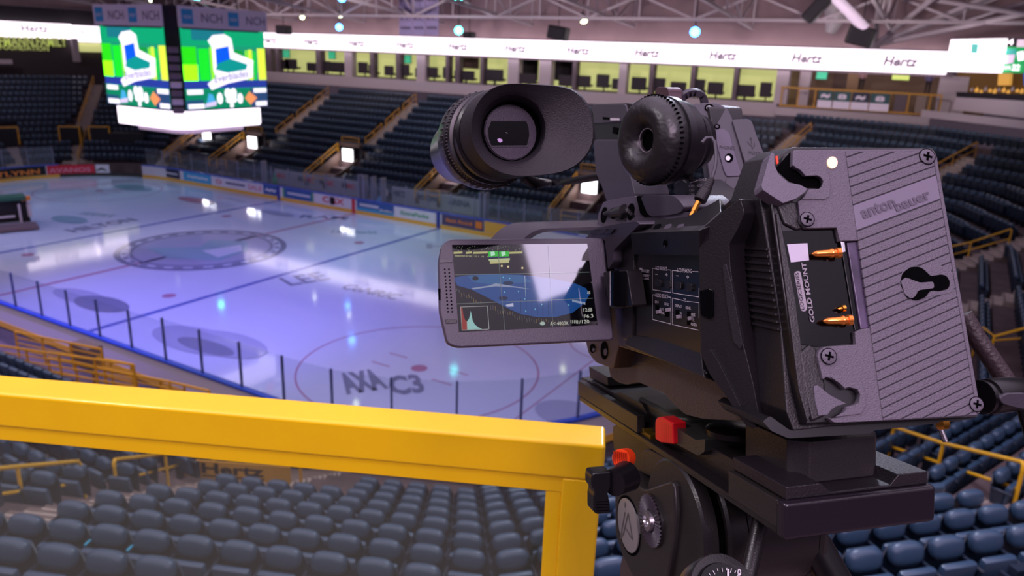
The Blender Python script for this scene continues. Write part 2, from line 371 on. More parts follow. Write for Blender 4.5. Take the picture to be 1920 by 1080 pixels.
# adverts on the curved end boards at the left
def endad(u0, u1, v, bg, s=None, m=None, th=(.2, .8), label=None):
    def bd(u):                      # intersection with the left end board
        p = onX((u, v), -RX)
        cx, cy, R_ = -(RX-CR), RY-CR, CR
        if p.y > cy:
            d = ray(u, v); lo = None
            for k in range(400, 1000):
                t = k*0.1; q = CAM+d*t; rr = math.hypot(q.x-cx, q.y-cy)
                if q.x < cx and q.y > cy and rr > R_: lo = q; break
            if lo: return Vector((cx+(R_-.02)*(lo.x-cx)/rr, cy+(R_-.02)*(lo.y-cy)/rr, 0))
        return Vector((-RX+.02, p.y, 0))
    a, b = bd(u0), bd(u1); mb = MB(); N = 6
    pts = [bd(u0+(u1-u0)*i/N) for i in range(N+1)]
    for i in range(N):
        p, q = pts[i], pts[i+1]; mb.face([(p.x, p.y, .28), (q.x, q.y, .28), (q.x, q.y, 1.03), (p.x, p.y, 1.03)], bg)
    if s:
        inw = Vector((1, 0, 0)) if abs(a.x+RX) < .1 and abs(b.x+RX) < .1 else Vector((.7, -.7, 0))
        put_text(mb, s, a+(b-a)*.06+Vector((0, 0, .3+.72*th[0]))+inw*.35, (b-a)*.88, (0, 0, .72*(th[1]-th[0])), m, 0.03)
    o = mb.build('advert_panel', parent=bo); o['label'] = label
endad(-70, 86, 322, P_k, 'SCOTLYNN', P_o, label='black advert with orange SCOTLYNN letters')
endad(88, 178, 320, P_r, 'AVANOS', P_pk, label='red advert with pale letters')
endad(180, 206, 318, P_w, 'A', P_k, (.3, .7), label='white advert with a small dark mark')

# ================================================================ rink glass: one panel each, pane and stanchion
M_glass = glassmat('rink_glass', (0.93, 0.95, 0.97, 1), 0.05, 0.03, 0.045, (.7, .72, .8, 1))
M_alu = mat('stanchion_metal', lin(150, 148, 168), 0.4, metal=0.6)
M_alud = mat('stanchion_dark', lin(66, 76, 120), 0.5)
gl_pts = []
def walk(off, step=1.35):
    p = rink_pts(off, 10); out = []
    P = [Vector((x, y, 0)) for x, y in p]; P.append(P[0]); acc = 0; out.append(P[0].copy())
    for i in range(len(P)-1):
        a, b = P[i], P[i+1]; L = (b-a).length
        if L < 1e-6: continue
        while acc+L >= step:
            t = (step-acc)/L; a = a+(b-a)*t; out.append(a.copy()); L = (b-a).length; acc = 0
        acc += L
    return out
gp = walk(0.07, 1.9)
def seen(p, m=60):
    d = Vector(p)-CAM; z = d.dot(FW)
    if z < 0.1: return False
    return -m < 960+FPX*d.dot(RT)/z < 1920+m and -m < 540-FPX*d.dot(UP)/z < 1080+m
gno = 0
for i in range(len(gp)-1):
    a, b = gp[i], gp[i+1]; mid = (a+b)/2
    if not (seen((a.x, a.y, 1.8), 150) or seen((b.x, b.y, 1.8), 150)): continue
    ang = math.degrees(math.atan2(mid.y-(RY-CR), mid.x+(RX-CR)))
    if mid.x < -22.3 and mid.y > 8 and GATE[0]-8 < ang < GATE[1]+3: continue
    near = mid.y < -6
    h = 2.65 if abs(mid.x) > 15 and not (mid.y > 10) else 2.55
    if near: side = 'near side'
    elif mid.y > 12: side = 'far side'
    elif mid.x < -20: side = 'left end'
    else: side = 'right end'
    root = thing('glass_panel', (a.x, a.y, 1.13), 'clear rink glass panel with metal post on the '+side+' boards', 'rink glass', 'rink glass along the '+side+' boards')
    mb = MB(); d = (b-a).normalized(); nn = Vector((-d.y, d.x, 0))
    mb.box((mid.x, mid.y, 1.13+(h-1.13)/2), (b-a).length-.06, .012, h-1.13, M_glass, (d, nn, Vector((0, 0, 1)))); mb.build('pane', parent=root)
    mb = MB(); mb.box((a.x, a.y, 1.1+(h-1.1)/2), .055, .07, h-1.1+.05, M_alud if near else M_alu, (d, nn, Vector((0, 0, 1)))); mb.build('stanchion', parent=root)

# ================================================================ the bowl: 16-sided tiers round the rink
SL = 0.504; PITCH = 0.95; RISE = PITCH*SL
def dk(j): return 21.65-PITCH*j                      # seat-back line of row j
def zf(j): return 6.0+SL*(dk(j)-21.65)               # tread height of row j
def vtx(d, k):                                       # kink point k (between face k and k+1)
    ph = math.radians(22.5*k+11.25); r = d/math.cos(math.radians(11.25))
    cx = 22.0 if math.cos(ph) > 0 else -22.0; cy = 4.45 if math.sin(ph) > 0 else -4.45
    return Vector((cx+r*math.cos(ph), cy+r*math.sin(ph), 0))
def face_basis(j):
    th = math.radians(22.5*j); n = Vector((math.cos(th), math.sin(th), 0)); u = Vector((-n.y, n.x, 0))
    C = Vector((0 if j % 8 == 4 else 22*(1 if math.cos(th) > 0 else -1), 0 if j % 8 == 0 else 4.45*(1 if math.sin(th) > 0 else -1), 0))
    if j % 8 == 4: C.y = 4.45*(1 if math.sin(th) > 0 else -1)
    if j % 8 == 0: C.x = 22*(1 if math.cos(th) > 0 else -1)
    return n, u, C
JMIN, JMAX = -3, 11
tr = MB()
for j in range(JMIN, JMAX+1):
    d0, d1 = dk(j)-0.65, dk(j)+0.30; z = zf(j); zl = z-RISE if j < JMAX else -0.05
    for f in range(16):
        if j < -2 and f in (4, 5, 6, 7, 8): continue
        a0, b0, a1, b1 = vtx(d0, f-1), vtx(d0, f), vtx(d1, f-1), vtx(d1, f)
        Z = lambda p, zz: (p.x, p.y, zz)
        tr.face([Z(a0, z), Z(b0, z), Z(b1, z), Z(a1, z)], M_conc)
        tr.face([Z(a0, zl), Z(b0, zl), Z(b0, z), Z(a0, z)], M_conc)
tag(tr.build('floor_tiers'), kind='structure')

# ---- portals (openings in the far stand) and aisles: areas kept free of seats
PORT = [(-28.0, 4), (-17.4, 4), (-6.05, 4), (4.95, 4), (15.9, 4)]
FREE = []      # (face, along0, along1, row0, row1)
AISLES = []    # (face, along, j_top, j_bottom, label)
for x in (-27.6, -16.1, -5.5, 5.2, 16.2): AISLES.append((4, -x, -2, 5))
AISLES += [(3, 3.4, -2, 11), (2, 0.45, -2, 11), (6, 2.3, -2, 11), (13, -2.15, -3, 11), (14, 3.6, -3, 11), (0, 1.9, -2, 11), (1, -2.4, -2, 11), (8, 0, -2, 11), (7, -3.3, 6, 11), (7, 2.2, 6, 11), (5, -1.5, -2, 11)]
AW = 0.62
for f, al, j0, j1 in AISLES: FREE.append((f, al-AW, al+AW, j0, j1))
for x, f in PORT: FREE.append((4, -x-1.6, -x+1.4, 7 if True else 6, 11))
for x in (-20, 0, 20): FREE.append((12, x-1.3, x+1.3, 6, 11))
FREE.append((12, 3, 22, 10, 11)); FREE.append((13, -50, 0.3, 6, 11)); FREE.append((13, -50, 50, 8, 11))
def free(f, al, j):
    for (g, a0, a1, j0, j1) in FREE:
        if g == f and j0 <= j <= j1 and a0-.24 < al < a1+.24: return True
    return False
# aisle steps: half-height steps with a nosing line
st = MB()
for f, al, j0, j1 in AISLES:
    n, u, C = face_basis(f)
    for j in range(j0, j1+1):
        for h in (0, 1, 2):
            z = zf(j)-RISE+RISE*(h+1)/3; d0 = dk(j)-0.65-PITCH*(2-h)/3
            c = C+n*(d0+PITCH/6)+u*al
            st.box((c.x, c.y, z+.03-.2), AW*2, PITCH/3+.02, .4, M_step, (u, n, Vector((0, 0, 1))))
            c2 = C+n*(d0+.03)+u*al; st.box((c2.x, c2.y, z+.034), AW*2-.02, .05, .012, M_nose, (u, n, Vector((0, 0, 1))))
tag(st.build('floor_aisle_steps'), kind='structure')

# ================================================================ seats
def rbox(cx, cy, cz, sx, sy, sz, bev, seg=3, tilt=0.0):
    bm = bmesh.new(); bmesh.ops.create_cube(bm, size=1.0)
    bmesh.ops.scale(bm, vec=(sx, sy, sz), verts=bm.verts)
    bmesh.ops.bevel(bm, geom=bm.edges[:]+bm.verts[:], offset=bev, segments=seg, affect='EDGES', profile=0.5)
    if tilt: bmesh.ops.rotate(bm, verts=bm.verts, cent=(0, 0, 0), matrix=Matrix.Rotation(tilt, 3, 'X'))
    bmesh.ops.translate(bm, verts=bm.verts, vec=(cx, cy, cz))
    v = [x.co.copy() for x in bm.verts]; f = [tuple(q.index for q in p.verts) for p in bm.faces]; bm.free(); return v, f
def mesh_of(name, vf, m):
    me = bpy.data.meshes.new(name); me.from_pydata(vf[0], [], vf[1]); me.materials.append(m); me.update()
    me.polygons.foreach_set('use_smooth', [True]*len(me.polygons)); me.set_sharp_from_angle(angle=math.radians(40)); return me
# back shell: a wide curved plate whose top dips between the seats
sv, sf = [], []
NX, NZ = 10, 4
for iy in (0, 1):
    for iz in range(NZ+1):
        for ix in range(NX+1):
            x = -0.24+0.48*ix/NX; k = abs(x)/0.24
            top = 0.765-0.10*max(0, k-0.6)/0.4
            z = 0.30+(top-0.30)*iz/NZ
            y = -0.085-0.045*(z-0.3)/0.4+0.06*k*k + (0.02 if iy else 0)
            sv.append((x, y, z))
W = NX+1; H = (NZ+1)*W
for iz in range(NZ):
    for ix in range(NX):
        a = iz*W+ix; sf.append((a, a+1, a+1+W, a+W)); sf.append((H+a, H+a+W, H+a+1+W, H+a+1))
for ix in range(NX):
    a = NZ*W+ix; sf.append((a, a+1, H+a+1, H+a)); a = ix; sf.append((a, H+a, H+a+1, a+1))
for iz in range(NZ):
    a = iz*W; sf.append((a, a+W, H+a+W, H+a)); a += NX; sf.append((a, H+a, H+a+W, a+W))
me_shell = mesh_of('back_shell', (sv, sf), M_seatb)
def pillow(a, b, t, cz, cy, tilt, n=28, rows=6, e=3.0):
    """puffed cushion with a superellipse outline"""
    v, f = [], []
    for k in range(rows+1):
        s = -1+2*k/rows; q = (1-abs(s)**2.6)**(1/2.6) if abs(s) < 1 else 0.0; q = .55+.45*q if abs(s) < 1 else .72; y = s*t
        for i in range(n):
            an = 2*PI*i/n; c, d = math.cos(an), math.sin(an)
            x = math.copysign(abs(c)**(2/e), c)*a*(q if q < 1 else 1); z = math.copysign(abs(d)**(2/e), d)*(b-(a-a*q))
            v.append((x, y*math.cos(tilt)-z*math.sin(tilt)+cy, z*math.cos(tilt)+y*math.sin(tilt)+cz))
    for k in range(rows):
        for i in range(n): a_, b_ = k*n+i, k*n+(i+1) % n; f.append((a_, a_+n, b_+n, b_))
    f.append(tuple(range(n))); f.append(tuple(range((rows+1)*n-1, rows*n-1, -1))); return v, f
me_cush = mesh_of('back_cushion', pillow(0.185, 0.115, 0.07, 0.735, -0.02, math.radians(14)), M_seat); me_cush.set_sharp_from_angle(angle=math.radians(80))
me_seat = mesh_of('seat_cushion', rbox(0, 0.14, 0.50, 0.40, 0.09, 0.36, 0.035, 2, math.radians(-8)), M_seat)
av, af = rbox(0.24, 0.09, 0.595, 0.045, 0.30, 0.035, 0.012, 1)
bv_, bf_ = rbox(0.24, 0.05, 0.30, 0.035, 0.16, 0.60, 0.01, 1)
me_arm = mesh_of('arm_rest', (av+bv_, af+[tuple(i+len(av) for i in f) for f in bf_]), M_seatb)
# low version for the thousands further off
low_v, low_f = [], []
def lowadd(vf):
    n = len(low_v); low_v.extend(vf[0]); low_f.extend([tuple(i+n for i in f) for f in vf[1]])
lowadd(rbox(0, -0.04, 0.65, 0.39, 0.12, 0.42, 0.05, 2, math.radians(10))); nA = len(low_f)
def rb0(cx, cy, cz, sx, sy, sz):
    m_ = MB().box((cx, cy, cz), sx, sy, sz, None); return m_.v, m_.f
lowadd(rb0(0, 0.13, 0.50, 0.40, 0.09, 0.36)); lowadd(rb0(0.24, 0.06, 0.40, 0.035, 0.28, 0.42))
seats = []
for f in range(16):
    n, u, C = face_basis(f)
    if f in (9, 10, 11): continue
    for j in range(JMIN, JMAX+1):
        if j < -2 and f in (4, 5, 6, 7, 8, 9): continue
        a = (vtx(dk(j)-.05, f-1)-C).dot(u); b = (vtx(dk(j)-.05, f)-C).dot(u)
        if a > b: a, b = b, a
        nS = int(round((b-a)/0.48)); sp_ = (b-a)/nS
        for i in range(nS):
            al = a+(i+.5)*sp_
            if free(f, al, j): continue
            p = C+n*dk(j)+u*al; p.z = zf(j)
            if not seen(p+Vector((0, 0, .5)), 40): continue
            z = (p-CAM).dot(FW); seats.append((z, f, j, al, p, n, u))
seats.sort(key=lambda s: s[0])
def visible(s):       # in frame and not hidden by the platform edge
    d = s[4]+Vector((0, 0, .7))-CAM; z = d.dot(FW); U = 960+FPX*d.dot(RT)/z; V = 540-FPX*d.dot(UP)/z
    if not (-30 < U < 1950 and V < 1110): return False
    if U < 1140 and V < 880+0.09*U-40 : return False       # behind the yellow beam
    if 1160 < U < 1740 and 440 < V < 960 and V < 960-(1740-U)*-.0: return False
    return True
near_, rest = [], []
for s in seats:
    (near_ if len(near_) < 300 and s[0] < 40 and visible(s) else rest).append(s)
zone = {13: ('navy fold-up seat in the section below the yellow rail', 'navy seats in the section below the yellow rail'),
        12: ('navy fold-up seat beyond the steps at lower left', 'navy seats beyond the lower left steps'),
        14: ('navy fold-up seat in the section under the camcorder', 'navy seats under the camcorder'),
        15: ('navy fold-up seat in the section right of the camcorder, beyond the steps', 'navy seats right of the camcorder'),
        0: ('navy fold-up seat in the end section at the right edge', 'navy seats in the right end section')}
proto = None
for s in near_:
    z, f, j, al, p, n, u = s
    if proto is None:
        proto = thing('stadium_seat', (0, 0, 0), '', 'seat')
        for nm, me in (('back_shell', me_shell), ('back_cushion', me_cush), ('seat_cushion', me_seat), ('arm_rest', me_arm)):
            o = bpy.data.objects.new(nm, me); COL.objects.link(o); o.parent = proto
        r = proto
    else: r = copy_tree(proto)
    r.location = p; r.rotation_euler = (0, 0, math.atan2(u.y, u.x)+PI)
    lb, gr = zone.get(f, ('navy fold-up seat in the lower stand', 'navy seats in the lower stand'))
    r['label'] = lb; r['group'] = gr
def seat_field(name, lst, label):
    vs_, fs, mi = [], [], []
    for (z, f, j, al, p, n, u) in lst:
        k = len(vs_); ux, uy = -u.x, -u.y; nx, ny = -n.x, -n.y
        for v in low_v: vs_.append((p.x+ux*v[0]+nx*v[1], p.y+uy*v[0]+ny*v[1], p.z+v[2]))
        for q in low_f: fs.append(tuple(k+i for i in q))
        mi += [0]*nA+[1]*(len(low_f)-nA)
    me = bpy.data.meshes.new(name); me.from_pydata(vs_, [], fs); me.materials.append(M_seat); me.materials.append(M_seatb)
    me.polygons.foreach_set('material_index', mi); me.update()
    o = bpy.data.objects.new(name, me); COL.objects.link(o); tag(o, label, 'seats', kind='stuff')
seat_field('stadium_seats', rest, 'rows of dark navy stadium seats filling the rest of the bowl')
# two pieces of cyan tape between seats in the nearest rows
for c0, lb in (((183, 1008), 'short cyan strip between seats, left one of two'), ((268, 1018), 'short cyan strip between seats, right one of two')):
    P = onZ(c0, 6.2); best = min([s for s in near_ if s[1] == 13], key=lambda s: (s[4]+Vector((0, 0, .62))-CAM).cross(ray(*c0)).length)
    p, u, n = best[4], best[6], best[5]; c = p-u*.24-n*.08+Vector((0, 0, .63))
    mb = MB(); mb.box(c, .03, .26, .012, M_cyan, (u, n, Vector((0, 0, 1)))); tag(mb.build('tape_strip'), lb, 'tape')

# ================================================================ hand rails
def rail(pts, name='handrail', h=0.9, label='', mid=True, r=0.028, posts=None, group=None, m=None):
    """pts: floor points; two bars with rounded ends and a post at each point"""
    m = m or M_yelf
    P = [Vector(p) for p in pts]; root = thing(name, P[0], label, 'handrail', group); Z = Vector((0, 0, 1))
    a, b = P[0]+Z*h, P[-1]+Z*h; d = (b-a).normalized()
    top = [P[0]+Z*(h-.14), P[0]+Z*(h-.05)+d*.01, a+d*.05, a+d*.14]+[p+Z*h for p in P[1:-1]]+[b-d*.14, b-d*.05, P[-1]+Z*(h-.05)-d*.01, P[-1]+Z*(h-.14)]
    mb = MB().tube(top, r, m, 10); mb.build('top_bar', parent=root, smooth=50)
    if mid: MB().tube([P[0]+Z*h*.55, P[-1]+Z*h*.55], r*.85, m, 8).build('middle_bar', parent=root, smooth=50)
    for i, p in enumerate(P):
        MB().tube([p, p+Z*(h-(.14 if i in (0, len(P)-1) else 0))], r*.9, m, 8).build('post', parent=root, smooth=50)
    return root
def fpt(f, al, j, dz=0.0, dd=0.0):
    n, u, C = face_basis(f); p = C+n*(dk(j)+dd)+u*al; p.z = zf(j)+dz; return p
for x, names in ((-27.6, 'far aisle right of the scoreboard'), (-16.1, 'far aisle second from the scoreboard'), (-5.5, 'far aisle left of the viewfinder'), (5.2, 'far aisle behind the viewfinder'), (16.2, 'far aisle behind the headphones')):
    for k, (ja, jb) in enumerate(((-2, 0), (0.5, 2.5), (3, 5.3))):
        pos = ('top', 'middle', 'lowest')[k]
        rail([fpt(4, -x+.35, jb, 0), fpt(4, -x+.35, (ja+jb)/2), fpt(4, -x+.35, ja)], label=f'yellow handrail, {pos} run on the {names}', group='yellow handrails on the far aisles', r=.035)
def prail(p0, p1, label, n=3, **k):
    a, b = Vector(p0), Vector(p1); rail([a+(b-a)*i/(n-1) for i in range(n)], label=label, **k)
for x in ('f3', 'f2'):
    f, al = (3, 3.4) if x == 'f3' else (2, .45)
    for k, (ja, jb) in enumerate(((-2, 1), (1.6, 4.5))):
        prail(fpt(f, al-.45 if f == 3 else al+.4, jb), fpt(f, al-.45 if f == 3 else al+.4, ja),
              'yellow handrail, %s run on the aisle %s' % (('upper', 'lower')[k], 'above the battery plate' if f == 3 else 'at the right edge of the far stand'), r=.035)
for k, (ja, jb) in enumerate(((-2, 1.7), (2, 5.6))):
    prail(fpt(6, 2.3+.35, jb), fpt(6, 2.3+.35, ja), 'long yellow handrail, %s run on the aisle left of the scoreboard' % (('upper', 'lower')[k]), n=4, r=.04)
prail(fpt(6, 2.3-.6, 11), fpt(6, 2.3-.6, 7), 'yellow handrail low on the aisle left of the scoreboard', n=3, r=.04)
def bowl_d(x, y):
    best, bj = -1e9, 0
    for j in range(16):
        th = math.radians(22.5*j); a, b = math.cos(th), math.sin(th); v = x*a+y*b-abs(a)*22-abs(b)*4.45
        if v > best: best, bj = v, j
    return best, bj
def onbowl(px, off=-0.85):
    d = ray(*px); t = 3.0
    while t < 95:
        P = CAM+d*t; D, j = bowl_d(P.x, P.y)
        if P.z < 6.85+off+SL*(D-21.65): return P
        t += 0.03
    return CAM+d*30
# near hand rails, set on the steps where the photo shows their feet
def rail_px(feet, label, h=0.9, **k): return rail([onbowl(p) for p in feet], label=label, h=h, **k)
rail_px([(-90, 1003), (50, 975), (163, 954)], 'yellow tube handrail on the steps at the lower left edge of the photo', .92, r=.034, m=M_yel)
rail_px([(224, 948), (318, 927), (400, 893)], 'yellow tube handrail with rounded corner, lower left below the yellow rail', .92, r=.034, m=M_yel)
rail_px([(1660, 880), (1748, 922), (1893, 975)][::-1], 'yellow tube handrail under the battery plate at lower right', .98, r=.034, m=M_yel)
rail_px([(1822, 672), (1850, 690), (1960, 664)], 'yellow handrail at the right edge, beside the braided cable', .95, r=.034, m=M_yel)
rail_px([(1760, 505), (1812, 494), (1888, 470)], 'yellow handrail at the right edge, level with the battery window', .95, r=.034, m=M_yel)
# level rails of the accessible rows at mid left
for (y, z, pa, pb, n, lb) in ((-17.2, 2.3, (-60, 640), (250, 684), 6, 'nearest of the stacked yellow rails at mid left above the beam'),
                        (-16.0, 1.9, (28, 622), (190, 655), 4, 'yellow rail furthest left and highest, over the dark seats'),
                        (-15.6, 1.5, (170, 668), (245, 683), 3, 'short yellow rail behind the small grey box at mid left'),
                        (-16.6, 1.7, (90, 672), (318, 716), 5, 'long yellow rail running down to the right above the beam'),
                        (-15.9, 1.3, (300, 712), (392, 733), 3, 'lowest yellow rail end beside the near boards')):
    a, b = onY(pa, y), onY(pb, y); zt = (a.z+b.z)/2; root = thing('guard_railing', (a.x, y, zt-.95), lb, 'railing', None)
    MB().beam((a.x, y, a.z), (b.x, y, b.z), .06, .05, M_yelf).build('top_bar', parent=root)
    for k in (.2, .4, .62):
        MB().beam((a.x, y, a.z-k), (b.x, y, b.z-k), .035, .03, M_yelf).build('middle_bar', parent=root)
    for i in range(n):
        t = i/(n-1); MB().beam((a.x+(b.x-a.x)*t, y, a.z+(b.z-a.z)*t), (a.x+(b.x-a.x)*t, y, a.z+(b.z-a.z)*t-.95), .05, .05, M_yelf, up=(1, 0, 0)).build('post', parent=root)
# yellow sign with Hertz lettering at the foot of the section below the rail
n, u, C = face_basis(13); P0 = C+n*14.8
A_, B_ = hitp((345, 893), P0, n), hitp((545, 908), P0, n); Zt = hitp((345, 862), P0, n).z
root = thing('sponsor_sign', A_, 'yellow sign with dark Hertz lettering seen under the yellow beam', 'sign')
mb = MB(); mb.prism([A_, B_, Vector((B_.x, B_.y, B_.z+Zt-A_.z)), Vector((A_.x, A_.y, Zt))], -n*.04, mat('sign_yellow', lin(214, 158, 60), .5)); mb.build('sign_panel', parent=root)
for t in (.28, .6, 1.08):
    q_ = A_+(B_-A_)*t-n*.08; MB().tube([Vector((q_.x, q_.y, Zt+.1)), Vector((q_.x, q_.y, A_.z-1.3))], .035, M_yelf, 8).build('post', parent=root)
mb = MB(); xv = B_-A_; zv = Vector((0, 0, Zt-A_.z)); put_text(mb, 'Hertz', A_+xv*.18+zv*.3, xv*.58, zv*.62, M_black, .03, lift=n*.012)
mb.face([A_+xv*.18+zv*.12+n*.012, A_+xv*.76+zv*.12+n*.012, A_+xv*.76+zv*.2+n*.012, A_+xv*.18+zv*.2+n*.012], M_black); mb.build('lettering', parent=root)
# plain grey box on a post by the near boards
a = onY((163, 665), -15.6); mb = MB().box(a, 1.05, .5, .75, M_grey)
tag(mb.build('utility_box', bevel=.03), 'small square pale box beside the near boards at mid left', 'box')

# ================================================================ openings in the far stand with their lights
M_plight = mat('portal_light', (1, 1, 1, 1), 0.5, emit=3.0, ecol=(1, .97, 1, 1))
LIT = {(-28.0): (388, 257), (-17.4): (473, 267), (-6.05): (652, 291), (4.95): (858, 318), (15.9): (1105, 350)}
names = ['leftmost bright opening light', 'second bright opening light from the left', 'bright opening light at centre left', 'bright opening light behind the viewfinder', 'bright opening light below the headphones']
pw = MB()
for k, (x, px) in enumerate(LIT.items()):
    c = onY(px, 19.0); x = c.x+.1
    w2 = 0.95
    for sx in (-1, 1):       # side walls following the slope of the seats
        top = .25 if sx > 0 else .75
        pw.prism([(x+sx*w2-.06, 15.0, 1.0), (x+sx*w2-.06, 19.0, 1.0), (x+sx*w2-.06, 19.0, (3.2 if sx < 0 else 2.7)+.2), (x+sx*w2-.06, 18.0, (2.75 if sx < 0 else 2.25)+.2), (x+sx*w2-.06, 15.0, 1.45)], (.12, 0, 0), M_brown)
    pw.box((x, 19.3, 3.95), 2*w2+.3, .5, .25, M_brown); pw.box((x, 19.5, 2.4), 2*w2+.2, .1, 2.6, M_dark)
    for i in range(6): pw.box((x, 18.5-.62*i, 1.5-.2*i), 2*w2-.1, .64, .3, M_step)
    root = thing('opening_light', (c.x, 18.9, c.z), 'white glowing square, '+names[k], 'light', 'white lights in the far stand openings')
    mb = MB().box((c.x, 18.98, c.z), 1.12, .06, 1.02, M_plight); mb.build('glowing_panel', parent=root, bevel=.12, seg=3)
    MB().box((c.x, 19.1, c.z), 1.3, .08, 1.2, M_dark).build('panel_frame', parent=root)
    lp = lamp('opening_lamp', 'POINT', (c.x, 18.3, c.z-.2), 45, (1, .9, .95), size=.3)
    rail([(x-w2-.1, 15.0, 1.35), (x-w2-.1, 17, 2.35), (x-w2-.1, 18.9, 3.3)], label='orange-yellow handrail left of the '+names[k].replace(' light', ''), h=.75, group='handrails of the far stand openings', r=.045, m=M_yelf)
    rail([(x-.2, 15.1, 1.3), (x+w2+.1, 15.1, 1.3)], label='low yellow rail at the foot of the '+names[k].replace(' light', ''), h=.8, group='low rails of the far stand openings', r=.035)
    rail([(x-w2, 19.25, 3.95), (x+w2, 19.25, 3.95)], label='small rail on top of the '+names[k].replace(' light', ''), h=.6, group='rails on top of the far stand openings', r=.03)
tag(pw.build('wall_openings'), kind='structure')
# dark portals in the left stand
for px, lb in (((10, 248), 'yellow-framed dark opening at the left edge of the photo'), ((138, 246), 'yellow-framed dark opening left of the long stair'), ((193, 246), 'yellow-framed dark opening right of the long stair')):
    c = onbowl(px, 0); D, f = bowl_d(c.x, c.y); n, u, C = face_basis(f); root = thing('stand_opening', c, lb, 'opening', 'dark openings in the left stand')
    ax = (u, n, Vector((0, 0, 1)))
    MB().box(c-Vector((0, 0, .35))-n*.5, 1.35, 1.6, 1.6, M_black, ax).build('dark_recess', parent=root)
    mb = MB()
    for s in (-1, 1): mb.box(c+u*s*.85-n*1.32+Vector((0, 0, -.2)), .12, .1, 1.5, M_yelf, ax)
    mb.box(c-n*1.32+Vector((0, 0, .55)), 1.8, .1, .12, M_yelf, ax); mb.build('yellow_frame', parent=root)

# ================================================================ far side: suites, ribbon, walls
XL, XR, YW = -30.0, 25.3, 30.0
Z0, Z1s, ZB = 8.85, 11.15, 7.9
wl = MB()
wl.box(((XL+XR)/2, YW-.15, (Z0+ZB)/2), XR-XL, .3, Z0-ZB, M_white)
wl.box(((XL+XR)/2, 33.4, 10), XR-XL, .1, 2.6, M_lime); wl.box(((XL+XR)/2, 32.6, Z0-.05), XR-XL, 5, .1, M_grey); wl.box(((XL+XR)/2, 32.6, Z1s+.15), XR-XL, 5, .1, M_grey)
wl.box(((XL+36)/2, YW+.1, 11.25), 36-XL, .3, .22, M_grey)
# wall above the ribbon and roof line
M_wallup = mat('upper_wall', lin(158, 132, 136), .8, noise=.12, nscale=.4)
wl.box(((XL+44)/2, YW+.8, 14.6), 44-XL+6, .2, 3.6, M_wallup)
# back band between seats and suites (dark)
tag(wl.build('wall_far'), kind='structure')
for px in ((505, 8), (520, 5), (597, 9), (653, 14), (697, 7), (746, 8), (789, 16), (838, 6), (857, 8), (903, 6), (962, 20), (1022, 22), (1077, 7), (1168, 14), (1222, 8), (1300, 8), (1381, 8), (1470, 24)):
    a, b = onY((px[0]-px[1]/2, 130), YW), onY((px[0]+px[1]/2, 130), YW)
    mb = MB().box(((a.x+b.x)/2, YW+.35, 10.0), b.x-a.x, .7, 2.4, M_white if px[1] > 12 else M_grey)
    tag(mb.build('wall_suite_divider'), kind='structure')
# dark doors and screens on the suite back walls
for (u0, u1, v0, v1, m, nm, lb) in ((974, 1009, 112, 150, M_dark, 'suite_door', 'dark doorway at the back of a suite, upper right of the viewfinder'), (1034, 1078, 112, 150, M_dark, 'suite_door', 'dark wall with round emblem at the back of a suite'),
                                (864, 898, 108, 128, M_brown, 'suite_door', 'brown doorway at the back of a suite, above the viewfinder'), (1560, 1600, 128, 165, M_brown, 'suite_door', 'tan door behind the terrace')):
    a, b = onY((u0, v1), 33.2), onY((u1, v0), 33.2)
    tag(MB().box(((a.x+b.x)/2, 33.25, (a.z+b.z)/2), b.x-a.x, .1, abs(b.z-a.z), m).build(nm), lb, 'doorway')
M_scr = mat('tv_teal', lin(60, 190, 150), .4, emit=.6, ecol=lin(70, 200, 150)); M_scry = mat('tv_yellow', lin(190, 210, 110), .4, emit=.8, ecol=lin(200, 215, 110))
for (u0, u1, v0, v1, m, lb) in ((522, 542, 94, 107, M_scr, 'small green wall screen in the leftmost suite'), (616, 628, 97, 110, M_scr, 'small teal wall screen in the second suite'), (754, 770, 104, 118, M_scr, 'small teal wall screen in the suite left of the viewfinder'),
                              (1672, 1708, 130, 149, M_scry, 'yellow-green lit screen over the terrace'), (1530, 1552, 133, 148, M_scr, 'small green lit screen at the left of the terrace')):
    y = 32.8 if u0 < 1500 else 31.5
    a, b = onY((u0, v1), y), onY((u1, v0), y); root = thing('wall_screen', ((a.x+b.x)/2, y, (a.z+b.z)/2), lb, 'screen')
    MB().box(((a.x+b.x)/2, y, (a.z+b.z)/2), b.x-a.x, .06, b.z-a.z, m).build('lit_display', parent=root); MB().box(((a.x+b.x)/2, y+.06, (a.z+b.z)/2), b.x-a.x+.08, .06, b.z-a.z+.08, M_black).build('casing', parent=root)
